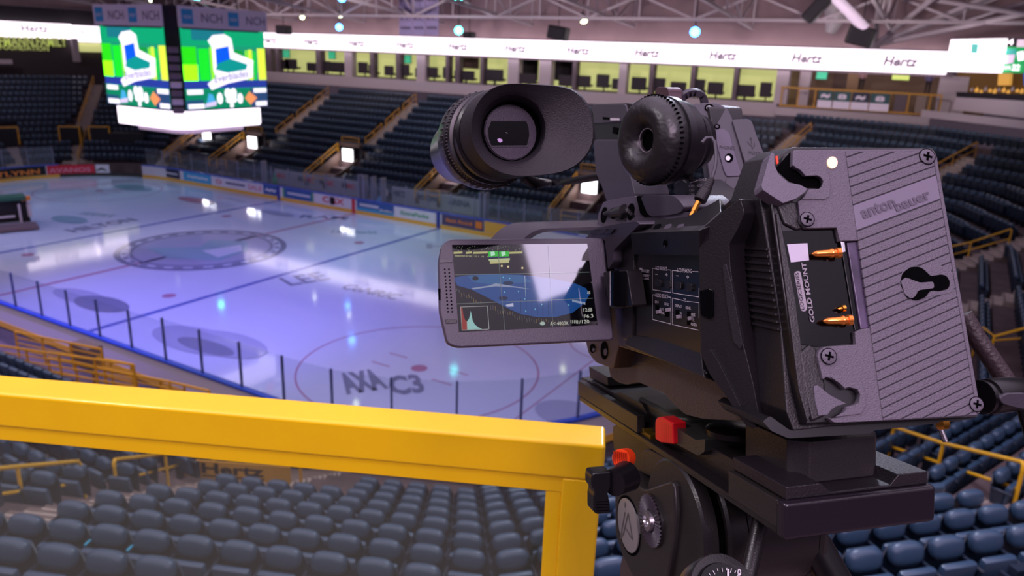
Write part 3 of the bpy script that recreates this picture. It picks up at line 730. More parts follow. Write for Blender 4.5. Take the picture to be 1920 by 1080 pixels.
# black high-backed chairs along the suite fronts
M_chair = mat('suite_chair_dark', lin(44, 34, 42), .6)
ch = None; CH = [(538, 16), (548, 22), (586, 17), (612, 20), (636, 26), (652, 12), (682, 18), (700, 14), (731, 17), (759, 20), (787, 14), (812, 20), (840, 16), (872, 38), (926, 38), (962, 14), (990, 34), (1025, 16), (1062, 26), (1096, 26), (1132, 24), (1160, 20), (1200, 28), (1238, 24), (1275, 30), (1312, 26), (1345, 30), (1400, 40), (1440, 22)]
for i, (u, wpx) in enumerate(CH):
    a, b = onY((u-wpx/2, 140), YW+.45), onY((u+wpx/2, 140), YW+.45); w_ = b.x-a.x; cx = (a.x+b.x)/2
    if ch is None:
        ch = thing('lounge_chair', (0, 0, 0), '', 'chair', 'black chairs along the suite fronts')
        MB().box((0, 0, .78), 1.0, .16, .95, M_chair).build('backrest', parent=ch, bevel=.05); MB().box((0, .3, .45), .95, .6, .18, M_chair).build('seat', parent=ch, bevel=.04)
        MB().tube([(0, .3, 0), (0, .3, .4)], .06, M_black).build('pedestal', parent=ch); r = ch
    else: r = copy_tree(ch)
    r.location = (cx, YW+.35, Z0); r.scale = (w_, 1, 1.0+.12*math.sin(i*2.3)); 
    r['label'] = 'dark high-backed chair at the front edge of the far suites'
# ribbon display with the repeated name
rb = thing('ribbon_display', (0, YW, 12), 'long white glowing ribbon display with Hertz repeated along the far suites', 'led display')
MB().box(((XL-2+35.6)/2, YW-.35, 12.0), 35.6-XL+2, .3, 1.42, M_led).build('lit_face', parent=rb)
for i in range(12):
    x = -32.1+5.87*i
    if x > 33: continue
    mb = MB(); put_text(mb, 'Hertz', (x-1.0+.35, YW-.53, 11.68), (2.0, 0, 0), (.14, 0, .66), M_ledtx, .035); mb.build('lettering', parent=rb)
    MB().box((x+.35, YW-.52, 11.5), 2.0, .02, .09, M_ledye).build('underline', parent=rb)
XE = -47.5
rb2 = thing('ribbon_display', (XE, 10, 12), 'white glowing ribbon display with one Hertz at the upper left, left of the scoreboard', 'led display')
a, b = onX((-20, 42), XE), onX((135, 72), XE); c = onX((60, 42), XE); e = onX((60, 71), XE)
MB().box((XE, (a.y+b.y)/2, (c.z+e.z)/2), .3, abs(b.y-a.y), c.z-e.z, M_led).build('lit_face', parent=rb2)
a, b = onX((41, 60), XE+.17), onX((91, 61), XE+.17); mb = MB(); put_text(mb, 'Hertz', a, b-a, (0, 0, .75), M_ledtx, .02); mb.build('lettering', parent=rb2)
MB().box((XE+.17, (a.y+b.y)/2, a.z-.14), .02, abs(b.y-a.y), .09, M_ledye).build('underline', parent=rb2)
a, b = onX((133, 47), XE+.5), onX((196, 80), XE+.5)
rt_ = thing('script_display', a, 'white glowing panel with faint script at the end of the left ribbon', 'led display')
MB().box((XE+.5, (a.y+b.y)/2, (a.z+b.z)/2), .2, abs(b.y-a.y), a.z-b.z, M_led).build('lit_face', parent=rt_)
a, b = onX((138, 62), XE+.62), onX((186, 66), XE+.62); mb = MB(); put_text(mb, 'Lee&Clients', a, b-a, (0, 0, .6), M_ledtx); mb.build('lettering', parent=rt_)
# left end wall, lit lettering, pillar
wl = MB(); wl.box((XE-.6, 6, 13.6), .3, 60, 1.6, M_dark); wl.box((XE-.8, 6, 17.2), .3, 60, 5.5, M_wallup); wl.box((XE-.6, 6, 8.6), .3, 60, 4.4, mat('left_wall', lin(70, 58, 66), .8))
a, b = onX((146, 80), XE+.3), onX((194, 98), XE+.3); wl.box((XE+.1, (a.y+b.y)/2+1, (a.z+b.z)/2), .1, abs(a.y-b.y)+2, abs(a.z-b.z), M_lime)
a, b = onX((-30, 68), XE+.1), onX((128, 90), XE+.1); wl.box((XE, (a.y+b.y)/2, (a.z+b.z)/2), .1, abs(a.y-b.y), abs(a.z-b.z), mat('sign_back', lin(70, 76, 50), .7))
tag(wl.build('wall_left'), kind='structure')
a, b = onX((133, 72), XE+.6), onX((150, 116), XE+.6); tag(MB().box((XE+.6, (a.y+b.y)/2, (a.z+b.z)/2), .3, abs(a.y-b.y), abs(a.z-b.z), M_white).build('wall_pillar'), kind='structure')
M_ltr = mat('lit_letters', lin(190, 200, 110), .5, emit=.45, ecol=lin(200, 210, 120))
a, b = onX((-42, 87), XE+.35), onX((127, 88), XE+.35); sg = thing('letter_sign', a, 'pale lime raised letters HOFFMANN FAMILY on the wall under the left ribbon', 'sign')
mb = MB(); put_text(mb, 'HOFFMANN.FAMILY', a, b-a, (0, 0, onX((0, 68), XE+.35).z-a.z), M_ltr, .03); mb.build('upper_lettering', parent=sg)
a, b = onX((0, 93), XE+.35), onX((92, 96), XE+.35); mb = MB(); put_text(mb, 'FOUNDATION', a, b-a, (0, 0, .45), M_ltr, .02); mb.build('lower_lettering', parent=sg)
a, b = onX((-30, 111), -45.6), onX((22, 120), -45.6); tag(MB().box((-45.6, (a.y+b.y)/2, (a.z+b.z)/2), .4, abs(a.y-b.y), abs(a.z-b.z), M_white).build('wall_ledge'), kind='structure')

# ================================================================ right terrace on the far side
tw = MB(); a, b = onY((1455, 205), YW-.6), onY((1745, 215), YW-.6)
tw.box(((a.x+b.x)/2, YW-.7, 8.35), b.x-a.x, .3, .55, M_white)
tw.box(((a.x+b.x)/2+1, 34.0, 9.9), b.x-a.x+4, .2, 2.7, mat('terrace_back', lin(112, 88, 78), .7, emit=.06, ecol=lin(160, 120, 80))); tw.box(((a.x+b.x)/2, 32, 8.55), b.x-a.x, 5, .1, M_grey)
for u in (1510, 1600, 1790):
    p = onY((u, 150), 31.2); tw.box((p.x, 31.2, 9.95), .75 if u != 1790 else 1.7, .3, 2.5, M_white if u != 1600 else mat('terrace_pillar', lin(150, 118, 88), .7))
tag(tw.build('wall_terrace'), kind='structure')
tr_ = thing('terrace_railing', (25.5, YW-.5, 8.7), 'yellow square-tube railing along the terrace at upper right', 'railing')
ra, rb_ = onY((1466, 158), YW-.5), onY((1768, 172), YW-.5); zt, zb = 10.0, 8.75
MB().beam((ra.x, YW-.5, zt), (rb_.x, YW-.5, zt), .12, .12, M_yelf).build('top_bar', parent=tr_); MB().beam((ra.x, YW-.5, zb), (rb_.x, YW-.5, zb), .1, .1, M_yelf).build('bottom_bar', parent=tr_)
for u in (1467, 1498, 1530, 1562, 1598, 1632, 1672, 1707, 1748, 1768):
    p = onY((u, 170), YW-.5); MB().beam((p.x, YW-.5, zb), (p.x, YW-.5, zt), .09, .09, M_yelf, up=(1, 0, 0)).build('post', parent=tr_)
M_sga = mat('sign_teal', lin(44, 96, 100), .5); M_sgw = mat('sign_white', lin(232, 214, 232), .5, emit=.15, ecol=lin(232, 214, 232)); M_sgn = mat('sign_navy', lin(34, 44, 72), .5)
for i, (u0, u1) in enumerate(((1533, 1560), (1562, 1594), (1596, 1629), (1631, 1668))):
    a, b = onY((u0, 190), YW-.62), onY((u1, 190), YW-.62); za, zb2 = 8.75, 9.9
    root = thing('terrace_sign', (a.x, YW-.62, za), ('leftmost', 'second from left', 'third from left', 'rightmost')[i]+' of the four teal and white signs hung on the terrace railing', 'sign', 'signs on the terrace railing')
    MB().box(((a.x+b.x)/2, YW-.6, (za+zb2)/2), b.x-a.x, .05, zb2-za, (M_sga, M_sga, M_sgn, M_sga)[i]).build('sign_board', parent=root)
    MB().box(((a.x+b.x)/2, YW-.64, za+.27), b.x-a.x, .03, .5, M_sgw).build('white_band', parent=root)
    mb = MB(); put_text(mb, ('~', '8', '~', '8')[i], ((a.x+b.x)/2-.3, YW-.66, 9.4), (.6, 0, 0), (0, 0, .35), M_sgw, .04); mb.build('mark', parent=root)
a, b = onY((1674, 210), YW-.45), onY((1705, 165), YW-.45); tag(MB().box(((a.x+b.x)/2, YW-.4, 9.35), b.x-a.x, .1, 1.1, M_grey).build('terrace_box'), 'grey panel with dark mark behind the terrace railing', 'panel')
a, b = onY((1714, 210), YW-.45), onY((1742, 165), YW-.45); tag(MB().box(((a.x+b.x)/2, YW-.4, 9.35), b.x-a.x, .5, 1.1, mat('cab', lin(160, 140, 128), .6)).build('terrace_cabinet'), 'plain beige cabinet behind the terrace railing', 'cabinet')
# people on the terrace far off
def far_person(px, y, h, shirt, label):
    p = onY(px, y); root = thing('person', (p.x, y, p.z-h/2), label, 'person'); z0 = p.z-h/2; k = h/1.75
    mb = MB(); x = p.x
    mb.lathe((x, y, z0+.85*k), (0, 0, 1), [(0, .14), (.15*k, .16), (.35*k, .19), (.52*k, .17), (.58*k, .07), (.64*k, .06), (.67*k, .09), (.76*k, .105), (.86*k, .08), (.9*k, .01)], shirt, 12)
    for s in (-1, 1):
        mb.tube([(x+s*.09, y, z0+.88*k), (x+s*.1, y-.03, z0+.46*k), (x+s*.1, y, z0)], [.085, .06, .045], M_dark, 8)
        mb.tube([(x+s*.18, y, z0+1.38*k), (x+s*.24, y-.03, z0+1.1*k), (x+s*.2, y-.16, z0+.92*k)], [.05, .042, .035], shirt, 8)
    mb.build('body', parent=root, smooth=60)
far_person((1617, 147), 31.0, 1.6, mat('shirt_pink', lin(180, 140, 140), .7), 'person in a pale pink top standing behind the terrace railing')
far_person((1742, 152), 30.8, 1.7, mat('shirt_grey', lin(120, 110, 150), .7), 'person in a grey top standing at the right of the terrace')

# ================================================================ bar area in the far right corner
n2, u2, C2 = face_basis(2); PR = C2+n2*26.5
def oR(px, back=0): return hitp(px, PR+n2*back, n2)
def quadR(px4, back, m, th=.3):
    return MB().prism([oR(p, back) for p in px4], n2*th, m)
tag(quadR([(1728, 206), (1930, 228), (1930, 243), (1726, 219)], -1.2, M_white).build('wall_right_ledge'), kind='structure')
tag(quadR([(1793, 182), (1930, 190), (1930, 222), (1786, 206)], 0, M_white).build('wall_right_front'), kind='structure')
tag(quadR([(1795, 135), (1930, 135), (1930, 192), (1795, 186)], 3.0, mat('bar_back', lin(96, 68, 40), .7, emit=.1, ecol=lin(190, 130, 50))).build('wall_right_back'), kind='structure')
tag(quadR([(1793, 172), (1930, 178), (1930, 190), (1793, 183)], .4, M_dark).build('wall_right_counter'), kind='structure')
random.seed(3)
M_amb = mat('amber_lit', lin(220, 160, 70), .5, emit=.7, ecol=lin(230, 170, 80))
for i in range(12):
    u = 1822+i*8.5; v = 168+(i % 3)*2; p = oR((u, v+3), 1.0); q_ = oR((u, v-4-3*(i % 2)), 1.0)
    mb = MB().lathe(p, (0, 0, 1), [(0, .09), ((q_.z-p.z)*.6, .1), ((q_.z-p.z)*.75, .035), (q_.z-p.z, .03), (q_.z-p.z+.001, 0)], M_amb if i % 3 else M_white, 10)
    tag(mb.build('bar_item', smooth=50), 'small amber-lit bottle standing on the dark bar counter at upper right', 'bottle', 'bottles on the far right bar')
tag(quadR([(1872, 138), (1894, 138), (1892, 160), (1870, 160)], 2.0, M_amb, .2).build('pendant_shade'), 'square amber hanging lamp over the bar at upper right', 'lamp')
# hanging LED board and coloured score panel
a4 = [(1783, 74), (1883, 72), (1872, 137), (1771, 134)]
root = thing('led_board', oR(a4[0], -3), 'large white glowing LED board with small green emblem at upper right', 'led display')
quadR(a4, -3, M_led, .25).build('lit_face', parent=root)
mb = MB().prism([oR(p, -3.03) for p in ((1822, 82), (1834, 82), (1832, 100), (1820, 100))], n2*.02, mat('led_teal', lin(90, 180, 170), .5, emit=.8, ecol=lin(110, 205, 195))); mb.build('emblem', parent=root)
for (s, u0, u1, v, h) in (('FERGUSON', 1798, 1848, 112, 5), ('GLASS', 1806, 1840, 120, 4), ('DOORS', 1810, 1830, 127, 3)):
    mb = MB(); A_ = oR((u0, v), -3.04); B_ = oR((u1, v+.8), -3.04); put_text(mb, s, A_, B_-A_, Vector((0, 0, h*.035)), M_ledtx); mb.build('lettering', parent=root)
root = thing('score_panel', oR((1880, 75), -2.6), 'green and white score panel cut by the right edge of the photo', 'led display')
L = lambda nm, c, e=.9: mat(nm, c, .5, emit=e, ecol=c)
quadR([(1880, 88), (1935, 88), (1935, 137), (1872, 137)], -2.6, L('led_green', lin(20, 150, 80)), .2).build('green_field', parent=root)
quadR([(1884, 72), (1935, 72), (1935, 88), (1882, 88)], -2.55, M_dark, .2).build('dark_header', parent=root)
quadR([(1908, 74), (1935, 74), (1935, 88), (1906, 88)], -2.66, L('led_pale', lin(235, 205, 225)), .05).build('pale_header', parent=root)
quadR([(1907, 98), (1918, 96), (1919, 112), (1909, 114)], -2.66, M_led, .05).build('white_score', parent=root)
quadR([(1884, 92), (1905, 92), (1903, 103), (1886, 100)], -2.66, L('led_tealb', lin(50, 160, 150)), .05).build('team_mark', parent=root)
quadR([(1883, 104), (1902, 102), (1898, 118), (1884, 120)], -2.68, L('led_pink', lin(225, 190, 225)), .05).build('team_mark', parent=root)
for (s, u0, u1, v, h) in (('4', 1889, 1899, 84, 9), ('SHOTS', 1877, 1894, 130, 5), ('22', 1896, 1911, 132, 9)):
    mb = MB(); A_ = oR((u0, v), -2.7); B_ = oR((u1, v+.6), -2.7); put_text(mb, s, A_, B_-A_, Vector((0, 0, h*.034)), M_led, .03); mb.build('lettering', parent=root)
quadR([(1918, 118), (1935, 116), (1935, 165), (1920, 160)], -2.4, L('led_bluee', lin(20, 90, 190)), .05).build('blue_edge', parent=root)

# ================================================================ hanging scoreboard
sb = thing('scoreboard', (0, 0, 7.3), 'square video scoreboard hung over the ice with green screens and a white ring', 'scoreboard')
HW, CHF = 3.15, 0.62         # half width, chamfer
def octo(h, c): return [(h, -h+c), (h, h-c), (h-c, h), (-h+c, h), (-h, h-c), (-h, -h+c), (-h+c, -h), (h-c, -h)]
def shell(h, c, z0, z1, m): return MB().prism([(x, y, z0) for x, y in octo(h, c)], (0, 0, z1-z0), m)
shell(HW-.15, CHF, 8.2, 12.3, M_dark).build('core', parent=sb)
shell(HW-.05, CHF+.1, 12.2, 13.3, M_dark).build('header_core', parent=sb)
shell(HW-.25, CHF, 7.25, 8.25, M_led).build('white_ring', parent=sb, bevel=.05)
shell(2.2, .6, 6.95, 7.3, mat('ring_underside', lin(190, 170, 180), .6)).build('underside', parent=sb)
GS = {}
def gm(c, e=1.0):
    k = (c, e)
    if k not in GS: GS[k] = mat('screen_colour', lin(*c), .5, emit=e, ecol=lin(*c))
    return GS[k]
def screen(P, ux, nn, w_, z0, z1, who):
    """one video face: P centre, ux along, nn outward"""
    def q(x0, y0, x1, y1, m, lift=0.0):
        a = P+ux*(x0-.5)*w_+Vector((0, 0, z0+(z1-z0)*y0)); b = P+ux*(x1-.5)*w_+Vector((0, 0, z0+(z1-z0)*y0)); h = Vector((0, 0, (z1-z0)*(y1-y0)))
        mb.face([a+nn*lift, b+nn*lift, b+h+nn*lift, a+h+nn*lift], m)
    def poly(pts, m, lift):
        mb.face([P+ux*(x-.5)*w_+Vector((0, 0, z0+(z1-z0)*y))+nn*lift for x, y in pts], m)
    mb = MB(); q(0, 0, 1, 1, gm((20, 150, 110)), .02)
    q(0, .26, 1, .45, gm((36, 58, 150)), .024); q(0, .80, 1, 1, gm((0, 165, 110)), .024); q(.12, .86, .5, 1.0, gm((20, 120, 130)), .028)
    for (x0, x1, y0, y1, c) in ((.0, .16, .36, .78, (40, 220, 20)), (.0, .16, .36, .56, (200, 250, 40)), (.18, .3, .36, .76, (20, 225, 40)), (.31, .36, .36, .78, (140, 240, 40)), (.52, .72, .5, .75, (10, 150, 60)), (.74, .77, .36, .75, (140, 230, 40)),
                                (.78, .83, .36, .76, (215, 250, 60)), (.84, .88, .36, .74, (20, 200, 60)), (.9, 1.0, .36, .78, (225, 250, 70))): q(x0, y0, x1, y1, gm(c, 1.1), .03)
    q(0, 0, 1, .25, gm((0, 130, 90)), .03); q(0, 0, .2, .12, gm((30, 80, 110)), .032); q(.78, 0, 1, .25, gm((40, 70, 110)), .032)
    mb.build('video_face', parent=sb)
    mb = MB(); W_ = gm((250, 246, 252), 1.2)
    poly([(.30, .86), (.36, .93), (.5, .95), (.58, .9), (.6, .72), (.84, .62), (.82, .40), (.74, .37), (.5, .32), (.3, .18+.06), (.26, .32), (.36, .40), (.34, .5), (.34, .78)], W_, .04)
    poly([(.38, .52), (.38, .76), (.54, .80), (.55, .60), (.48, .56)], gm((0, 90, 230)), .045)
    poly([(.36, .5), (.40, .58), (.55, .64), (.76, .57), (.74, .5), (.5, .46)], gm((0, 150, 140)), .046)
    mb.build('team_logo', parent=sb)
    mb = MB(); put_text(mb, 'Everblades', P+ux*(.34-.5)*w_+Vector((0, 0, z0+(z1-z0)*.33))+nn*.06, ux*.42*w_+Vector((0, 0, .3)), Vector((0, 0, .38)), gm((120, 110, 170), .5), .01); mb.build('logo_script', parent=sb)
    for (x0, x1, y0, y1) in ((.02, .2, .19, .25), (.02, .2, .01, .07), (.82, .99, .19, .25), (.84, .99, .01, .07)):
        mb = MB(); q(x0, y0, x1, y1, W_, .04); mb.build('score_caption', parent=sb)
    for (cx, cy, rx, ry) in ((.39, .13, .035, .075), (.49, .19, .04, .07), (.56, .19, .04, .07), (.53, .1, .07, .04), (.64, .12, .035, .07), (.53, .03, .025, .03)):
        mb = MB(); poly([(cx+rx*math.cos(t*PI/8), cy+ry*math.sin(t*PI/8)) for t in range(16)], W_, .05); mb.build('score_figure', parent=sb)
    mb = MB(); poly([(.22, .04), (.26, .2), (.31, .18), (.34, .06)], gm((70, 170, 215)), .05); poly([(.2, .02), (.34, .04), (.35, .1), (.22, .07)], gm((220, 205, 240)), .052); mb.build('team_mark', parent=sb); mb = MB()
    poly([(.7, .12), (.76, .21), (.86, .12), (.77, .03)], gm((245, 150, 90)), .05); mb.build('team_mark', parent=sb)
    # header panels
    mb = MB(); hp = P+nn*.18
    for k in (0, 1):
        a = hp+ux*((-.5+.5*k)*w_+.04-.16*(1-2*k)*(1-k)); ww = w_*.5+.1
        z = Vector((0, 0, 12.28)); hh = Vector((0, 0, 1.02))
        pm = MB(); pm.prism([a+z, a+ux*ww+z, a+ux*ww+z+hh, a+z+hh], -nn*.08, M_hdr); pm.build('header_panel', parent=sb)
        pm = MB(); z2 = Vector((0, 0, 12.45)); pm.prism([a+ux*ww*.06+z2+nn*.01, a+ux*ww*.30+z2+nn*.01, a+ux*ww*.30+z2+nn*.01+hh*.68, a+ux*ww*.06+z2+nn*.01+hh*.68], -nn*.01, M_hblue)
        put_text(pm, 'NCH', a+ux*ww*.10+z2+hh*.25+nn*.02, ux*ww*.16, hh*.16, M_hdr, .02); pm.build('header_badge', parent=sb); pm = MB()
        put_text(pm, 'NCH', a+ux*ww*.48+z2+hh*.12+nn*.02, ux*ww*.46, hh*.42, M_htx); pm.build('header_lettering', parent=sb)
M_hdr = mat('header_white', lin(176, 158, 184), .5, emit=.12, ecol=lin(176, 158, 184)); M_hblue = mat('header_blue', lin(34, 120, 176), .5, emit=.1, ecol=lin(34, 120, 176)); M_htx = mat('header_text', lin(96, 80, 104), .5)
wf = 2*(HW-CHF)+.25
screen(Vector((HW-.12, .12, 0)), Vector((0, 1, 0)), Vector((1, 0, 0)), wf, 8.28, 12.25, 'r')
screen(Vector((-.12, -HW+.12, 0)), Vector((1, 0, 0)), Vector((0, -1, 0)), wf, 8.28, 12.25, 'l')
# grey speaker boxes down the corner
c_ = Vector((HW-.33, -HW+.33, 0)); nd = Vector((1, -1, 0)).normalized(); ud = Vector((1, 1, 0)).normalized()
for k in range(8):
    z = 11.2-.42*k; MB().box(c_+nd*.12+Vector((0, 0, z)), .5, .3, .3, M_grey if k < 3 or k % 2 else M_hdr, (ud, nd, Vector((0, 0, 1)))).build('corner_speaker', parent=sb, bevel=.04)
put = MB(); P = Vector((HW-.245, -HW+1.0, 7.75)); put_text(put, 'NCH', Vector((-HW+1.4, -HW+.24, 7.6)), (0.9, 0, 0), (0, 0, .3), M_ledtx); put.build('ring_lettering', parent=sb)
for (x, y) in ((-2, -2), (2, -2), (2, 2), (-2, 2)): MB().tube([(x, y, 13.2), (x, y, 17.5)], .03, M_dark, 6).build('hanging_cable', parent=sb)

# ================================================================ player benches and people behind the far boards
P_mg = mat('bench_wall', lin(150, 148, 160), .6)
def backwall(u0, u1, v0, v1, y, items, label):
    a, b = onY((u0, v0), y), onY((u1, v1), y); root = thing('bench_wall', ((a.x+b.x)/2, y, 0), label, 'sponsor wall')
    zt = (a.z+onY((u1, v0+(v1-v0)*.5), y).z)/2
    MB().box(((a.x+b.x)/2, y, .95), b.x-a.x, .1, 1.9, P_mg).build('wall_panel', parent=root)
    for (s, f0, f1, m) in items:
        mb = MB(); put_text(mb, s, (a.x+(b.x-a.x)*f0, y-.07, 1.25), ((b.x-a.x)*(f1-f0), 0, 0), (0, 0, .42), m, .03); mb.build('lettering', parent=root)
backwall(516, 672, 328, 350, 15.3, [('MAX', .03, .14, P_r), ('MAX', .3, .38, P_k), ('GMC', .38, .47, P_r), ('MAX', .56, .64, P_k), ('GMC', .64, .73, P_r), ('M', .82, .88, P_k), ('MC', .88, .97, P_r)], 'grey wall behind the left far bench with black and red letters')
backwall(736, 900, 360, 390, 15.3, [('HERTZ', .02, .16, P_n), ('WORLDPAC', .3, .55, P_n), ('ARENA', .66, .9, P_n)], 'grey wall behind the right far bench with dark letters and marks')
def bench_person(px, y, m, label, h=1.6):
    far_person(px, y, h, m, label)
bench_person((516, 345), 14.2, P_g, 'person in a green top standing at the far boards')
bench_person((722, 368), 14.0, mat('shirt_white', lin(200, 170, 180), .7), 'person in a pale top at the far bench, head above the boards')
bench_person((712, 382), 13.8, P_c, 'person in a blue top bending at the far bench', 1.1)
# dividers of glass at the benches (pale posts)
for u in (496, 675, 684, 700, 718, 912, 903):
    p = onY((u, 350), 13.4); tag(MB().box((p.x, 13.45, 1.7), .1, .5, 2.3, M_alu).build('bench_divider'), 'tall pale post between the far benches', 'post', 'posts of the far benches')

# ================================================================ ice resurfacer at the left edge
zx, zy = -13.0, -4.6
za = thing('ice_resurfacer', (zx, zy, 0), 'dark ice resurfacing machine with green top at the left edge of the ice', 'ice resurfacer')
zv = Vector((.35, .94, 0)).normalized(); zw = Vector((zv.y, -zv.x, 0)); AX = (zv, zw, Vector((0, 0, 1)))
B0 = onZ((30, 436), 0)
def zb_(dx, dy, z, sx, sy, sz, m, nm, bev=.03, lb=None):
    o = MB().box(B0+zv*dx-zw*dy+Vector((0, 0, z)), sx, sy, sz, m, AX).build(nm, parent=za, bevel=bev)
    if lb: o['label'] = lb
zb_(0, 1.9, 1.15, 1.8, 2.2, 1.3, M_dark, 'chassis'); zb_(0, .35, .2, 2.5, .7, .25, mat('zam_cond', lin(120, 96, 100), .5), 'conditioner'); zb_(0, .1, .42, 2.3, .12, .3, M_grey, 'blade_guard')
zb_(0, 1.0, 2.0, 1.7, 1.2, .25, mat('zam_green', lin(40, 90, 70), .5), 'green_top'); zb_(.85, .62, 1.95, .5, .1, .3, P_o, 'orange_mark')
zb_(.42, .5, .95, .12, .12, 1.4, M_white, 'white_post'); zb_(-.3, .55, .9, .9, .1, .12, M_white, 'cross_bar'); zb_(.95, .9, 1.2, .2, .5, .9, M_white, 'side_tank')
for sx in (-1, 1):
    for sy in (1.2, 2.6): MB().lathe(B0+zv*sx*.85-zw*sy+Vector((0, 0, .38)), zv, [(-.14, .01), (-.14, .3), (-.1, .38), (.1, .38), (.14, .3), (.14, .01)], M_black, 20).build('wheel', parent=za, smooth=40)
# dark corridor behind the gate
n6, u6, C6 = face_basis(6)
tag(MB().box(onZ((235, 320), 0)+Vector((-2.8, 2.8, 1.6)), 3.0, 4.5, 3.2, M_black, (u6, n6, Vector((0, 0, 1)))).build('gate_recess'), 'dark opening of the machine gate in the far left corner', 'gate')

# ================================================================ roof, trusses, things hung from it
rf = MB()
rf.face([(-60, 40, 15.6), (60, 40, 15.6), (60, 10, 20), (-60, 10, 20)], M_roof); rf.face([(-60, 10, 20), (60, 10, 20), (60, -12, 20), (-60, -12, 20)], M_roof)
tag(rf.build('ceiling'), kind='structure')
def truss(a, b, h, n, label, w_=.14, ch=.2):
    a, b = Vector(a), Vector(b); root = thing('roof_truss', a, label, 'truss', 'pale steel trusses under the roof'); Z = Vector((0, 0, h))
    MB().beam(a, b, ch, ch, M_truss).build('bottom_chord', parent=root); MB().beam(a+Z, b+Z, ch, ch, M_truss).build('top_chord', parent=root)
    mb = MB()
    for i in range(n):
        p, q = a+(b-a)*i/n, a+(b-a)*(i+1)/n
        mb.beam(p, q+Z, w_, w_, M_truss) if i % 2 else mb.beam(p+Z, q, w_, w_, M_truss); mb.beam(p, p+Z, w_*.7, w_*.7, M_truss, up=(1, 0, 0))
    mb.build('web', parent=root)
for i, x in enumerate((-40, -31, -22, -13, -4, 5, 14, 23, 32)):
    truss((x, 29.5, 13.9), (x, -2, 16.8), 2.2, 9, 'pale steel truss spanning over the ice towards the far suites')
truss((-46, 24, 14.2), (40, 24, 14.2), 1.5, 22, 'long pale truss running along above the far ribbon')
truss((-44, 14, 15.1), (40, 14, 15.1), 1.5, 20, 'long pale truss nearer than the one above the far ribbon')
# big node with bars at upper right
nd_ = onY((1641, 84), 27); rn = thing('roof_strut_node', nd_, 'round pink-lit joint with struts fanning out to the upper right', 'struts')
MB().lathe(nd_-Vector((0, 0, .25)), (0, 0, 1), [(0, .02), (.02, .3), (.25, .38), (.45, .3), (.5, .02)], M_truss, 20).build('joint', parent=rn, smooth=40)
for (u, v) in ((1935, 22), (1860, -10), (1760, -12), (1652, -30), (1930, -30)):
    MB().tube([nd_, onY((u, v), 23)], .16, M_truss, 8).build('strut', parent=rn, smooth=50)
MB().tube([onY((1700, -8), 25), onY((1935, 28), 22)], .13, M_truss, 8).build('strut', parent=rn, smooth=50)
# pale duct and black loudspeakers at the top right
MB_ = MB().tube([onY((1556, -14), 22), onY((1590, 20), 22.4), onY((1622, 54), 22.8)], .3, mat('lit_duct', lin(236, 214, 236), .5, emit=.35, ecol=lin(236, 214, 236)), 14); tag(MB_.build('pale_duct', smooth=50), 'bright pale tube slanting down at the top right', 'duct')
MB_ = MB().tube([onY((1560, 8), 26), onY((1568, 34), 26), onY((1556, 62), 26)], [.5, .62, .3], M_duct, 14); tag(MB_.build('duct_outlet', smooth=50), 'pinkish rounded duct outlet beside the pale tube', 'duct')
def spk(px, y, sx, sz, rot, label):
    p = onY(px, y); root = thing('loudspeaker', p, label, 'loudspeaker'); ax = (Vector((math.cos(rot), 0, math.sin(rot))), Vector((0, 1, 0)), Vector((-math.sin(rot), 0, math.cos(rot))))
    MB().box(p, sx, .9, sz, M_black, ax).build('cabinet', parent=root, bevel=.12); MB().box(p-Vector((0, .47, 0)), sx*.8, .05, sz*.8, M_dark, ax).build('grille', parent=root); MB().tube([p, Vector((p.x, p.y, 15.6+(40-y)*4.4/30))], .03, M_dark, 6).build('hanger', parent=root)
spk((1532, 16), 22, .75, 1.7, math.radians(-38), 'black slanted loudspeaker at the top right, left of the pale tube')
spk((1614, 68), 23, 1.5, 1.1, math.radians(-12), 'black loudspeaker hanging just above the ribbon at upper right')
spk((532, 56), 24, 1.3, .8, 0, 'black loudspeaker hung right of the scoreboard')
spk((1047, 62), 24, 1.5, .95, math.radians(-8), 'black loudspeaker hung above the viewfinder')
spk((880, 66), 26, .8, .5, 0, 'small black loudspeaker above the ribbon beside the teal lamp')
# stage lights
M_lb = mat('lens_blue', lin(60, 150, 255), .3, emit=14, ecol=(.06, .3, 1, 1)); M_lc = mat('lens_cyan', lin(80, 240, 240), .3, emit=10, ecol=(.1, .85, .8, 1)); M_lw = mat('lens_white', lin(240, 250, 200), .3, emit=8, ecol=(.9, 1, .6, 1))
def roofz(y): return 20.0 if y < 10 else 15.6+(40-y)*4.4/30
def stage(p, m, label, r=.32, tgt=(5, 0, 0)):
    p = Vector(p); d = (Vector(tgt)-p).normalized(); root = thing('stage_light', p, label, 'stage light')
    MB().lathe(p, -d, [(0, r*.98), (.05, r*1.1), (.4, r*.9), (.7, r*.5), (.72, .01)], M_black, 18).build('housing', parent=root, smooth=40)
    MB().lathe(p, d, [(0, r), (.04, r*.9), (.06, .01)], m, 18).build('lens', parent=root, smooth=40)
    h_ = p-d*.3; MB().tube([h_, Vector((h_.x, h_.y, roofz(h_.y)))], .04, M_dark, 6).build('hanger', parent=root)
stage(onY((636, 51), 26), M_lb, 'blue glowing stage light above the ribbon, right of the scoreboard', .3, tuple(CAM))
stage(onY((860, 57), 26), M_lc, 'teal glowing stage light above the ribbon, left of centre', .33, tuple(CAM))
stage(onY((1303, 60), 26), M_lb, 'blue glowing stage light above the ribbon, right of centre', .33, tuple(CAM))
stage(onY((1095, 40), 26), M_lw, 'pale yellow-green hanging lamp near the top centre', .25, (20, 20, 0))
stage(onY((637, 30), 26), M_lw, 'pale yellow-green hanging lamp right above the left blue light', .22, (-5, 20, 0))
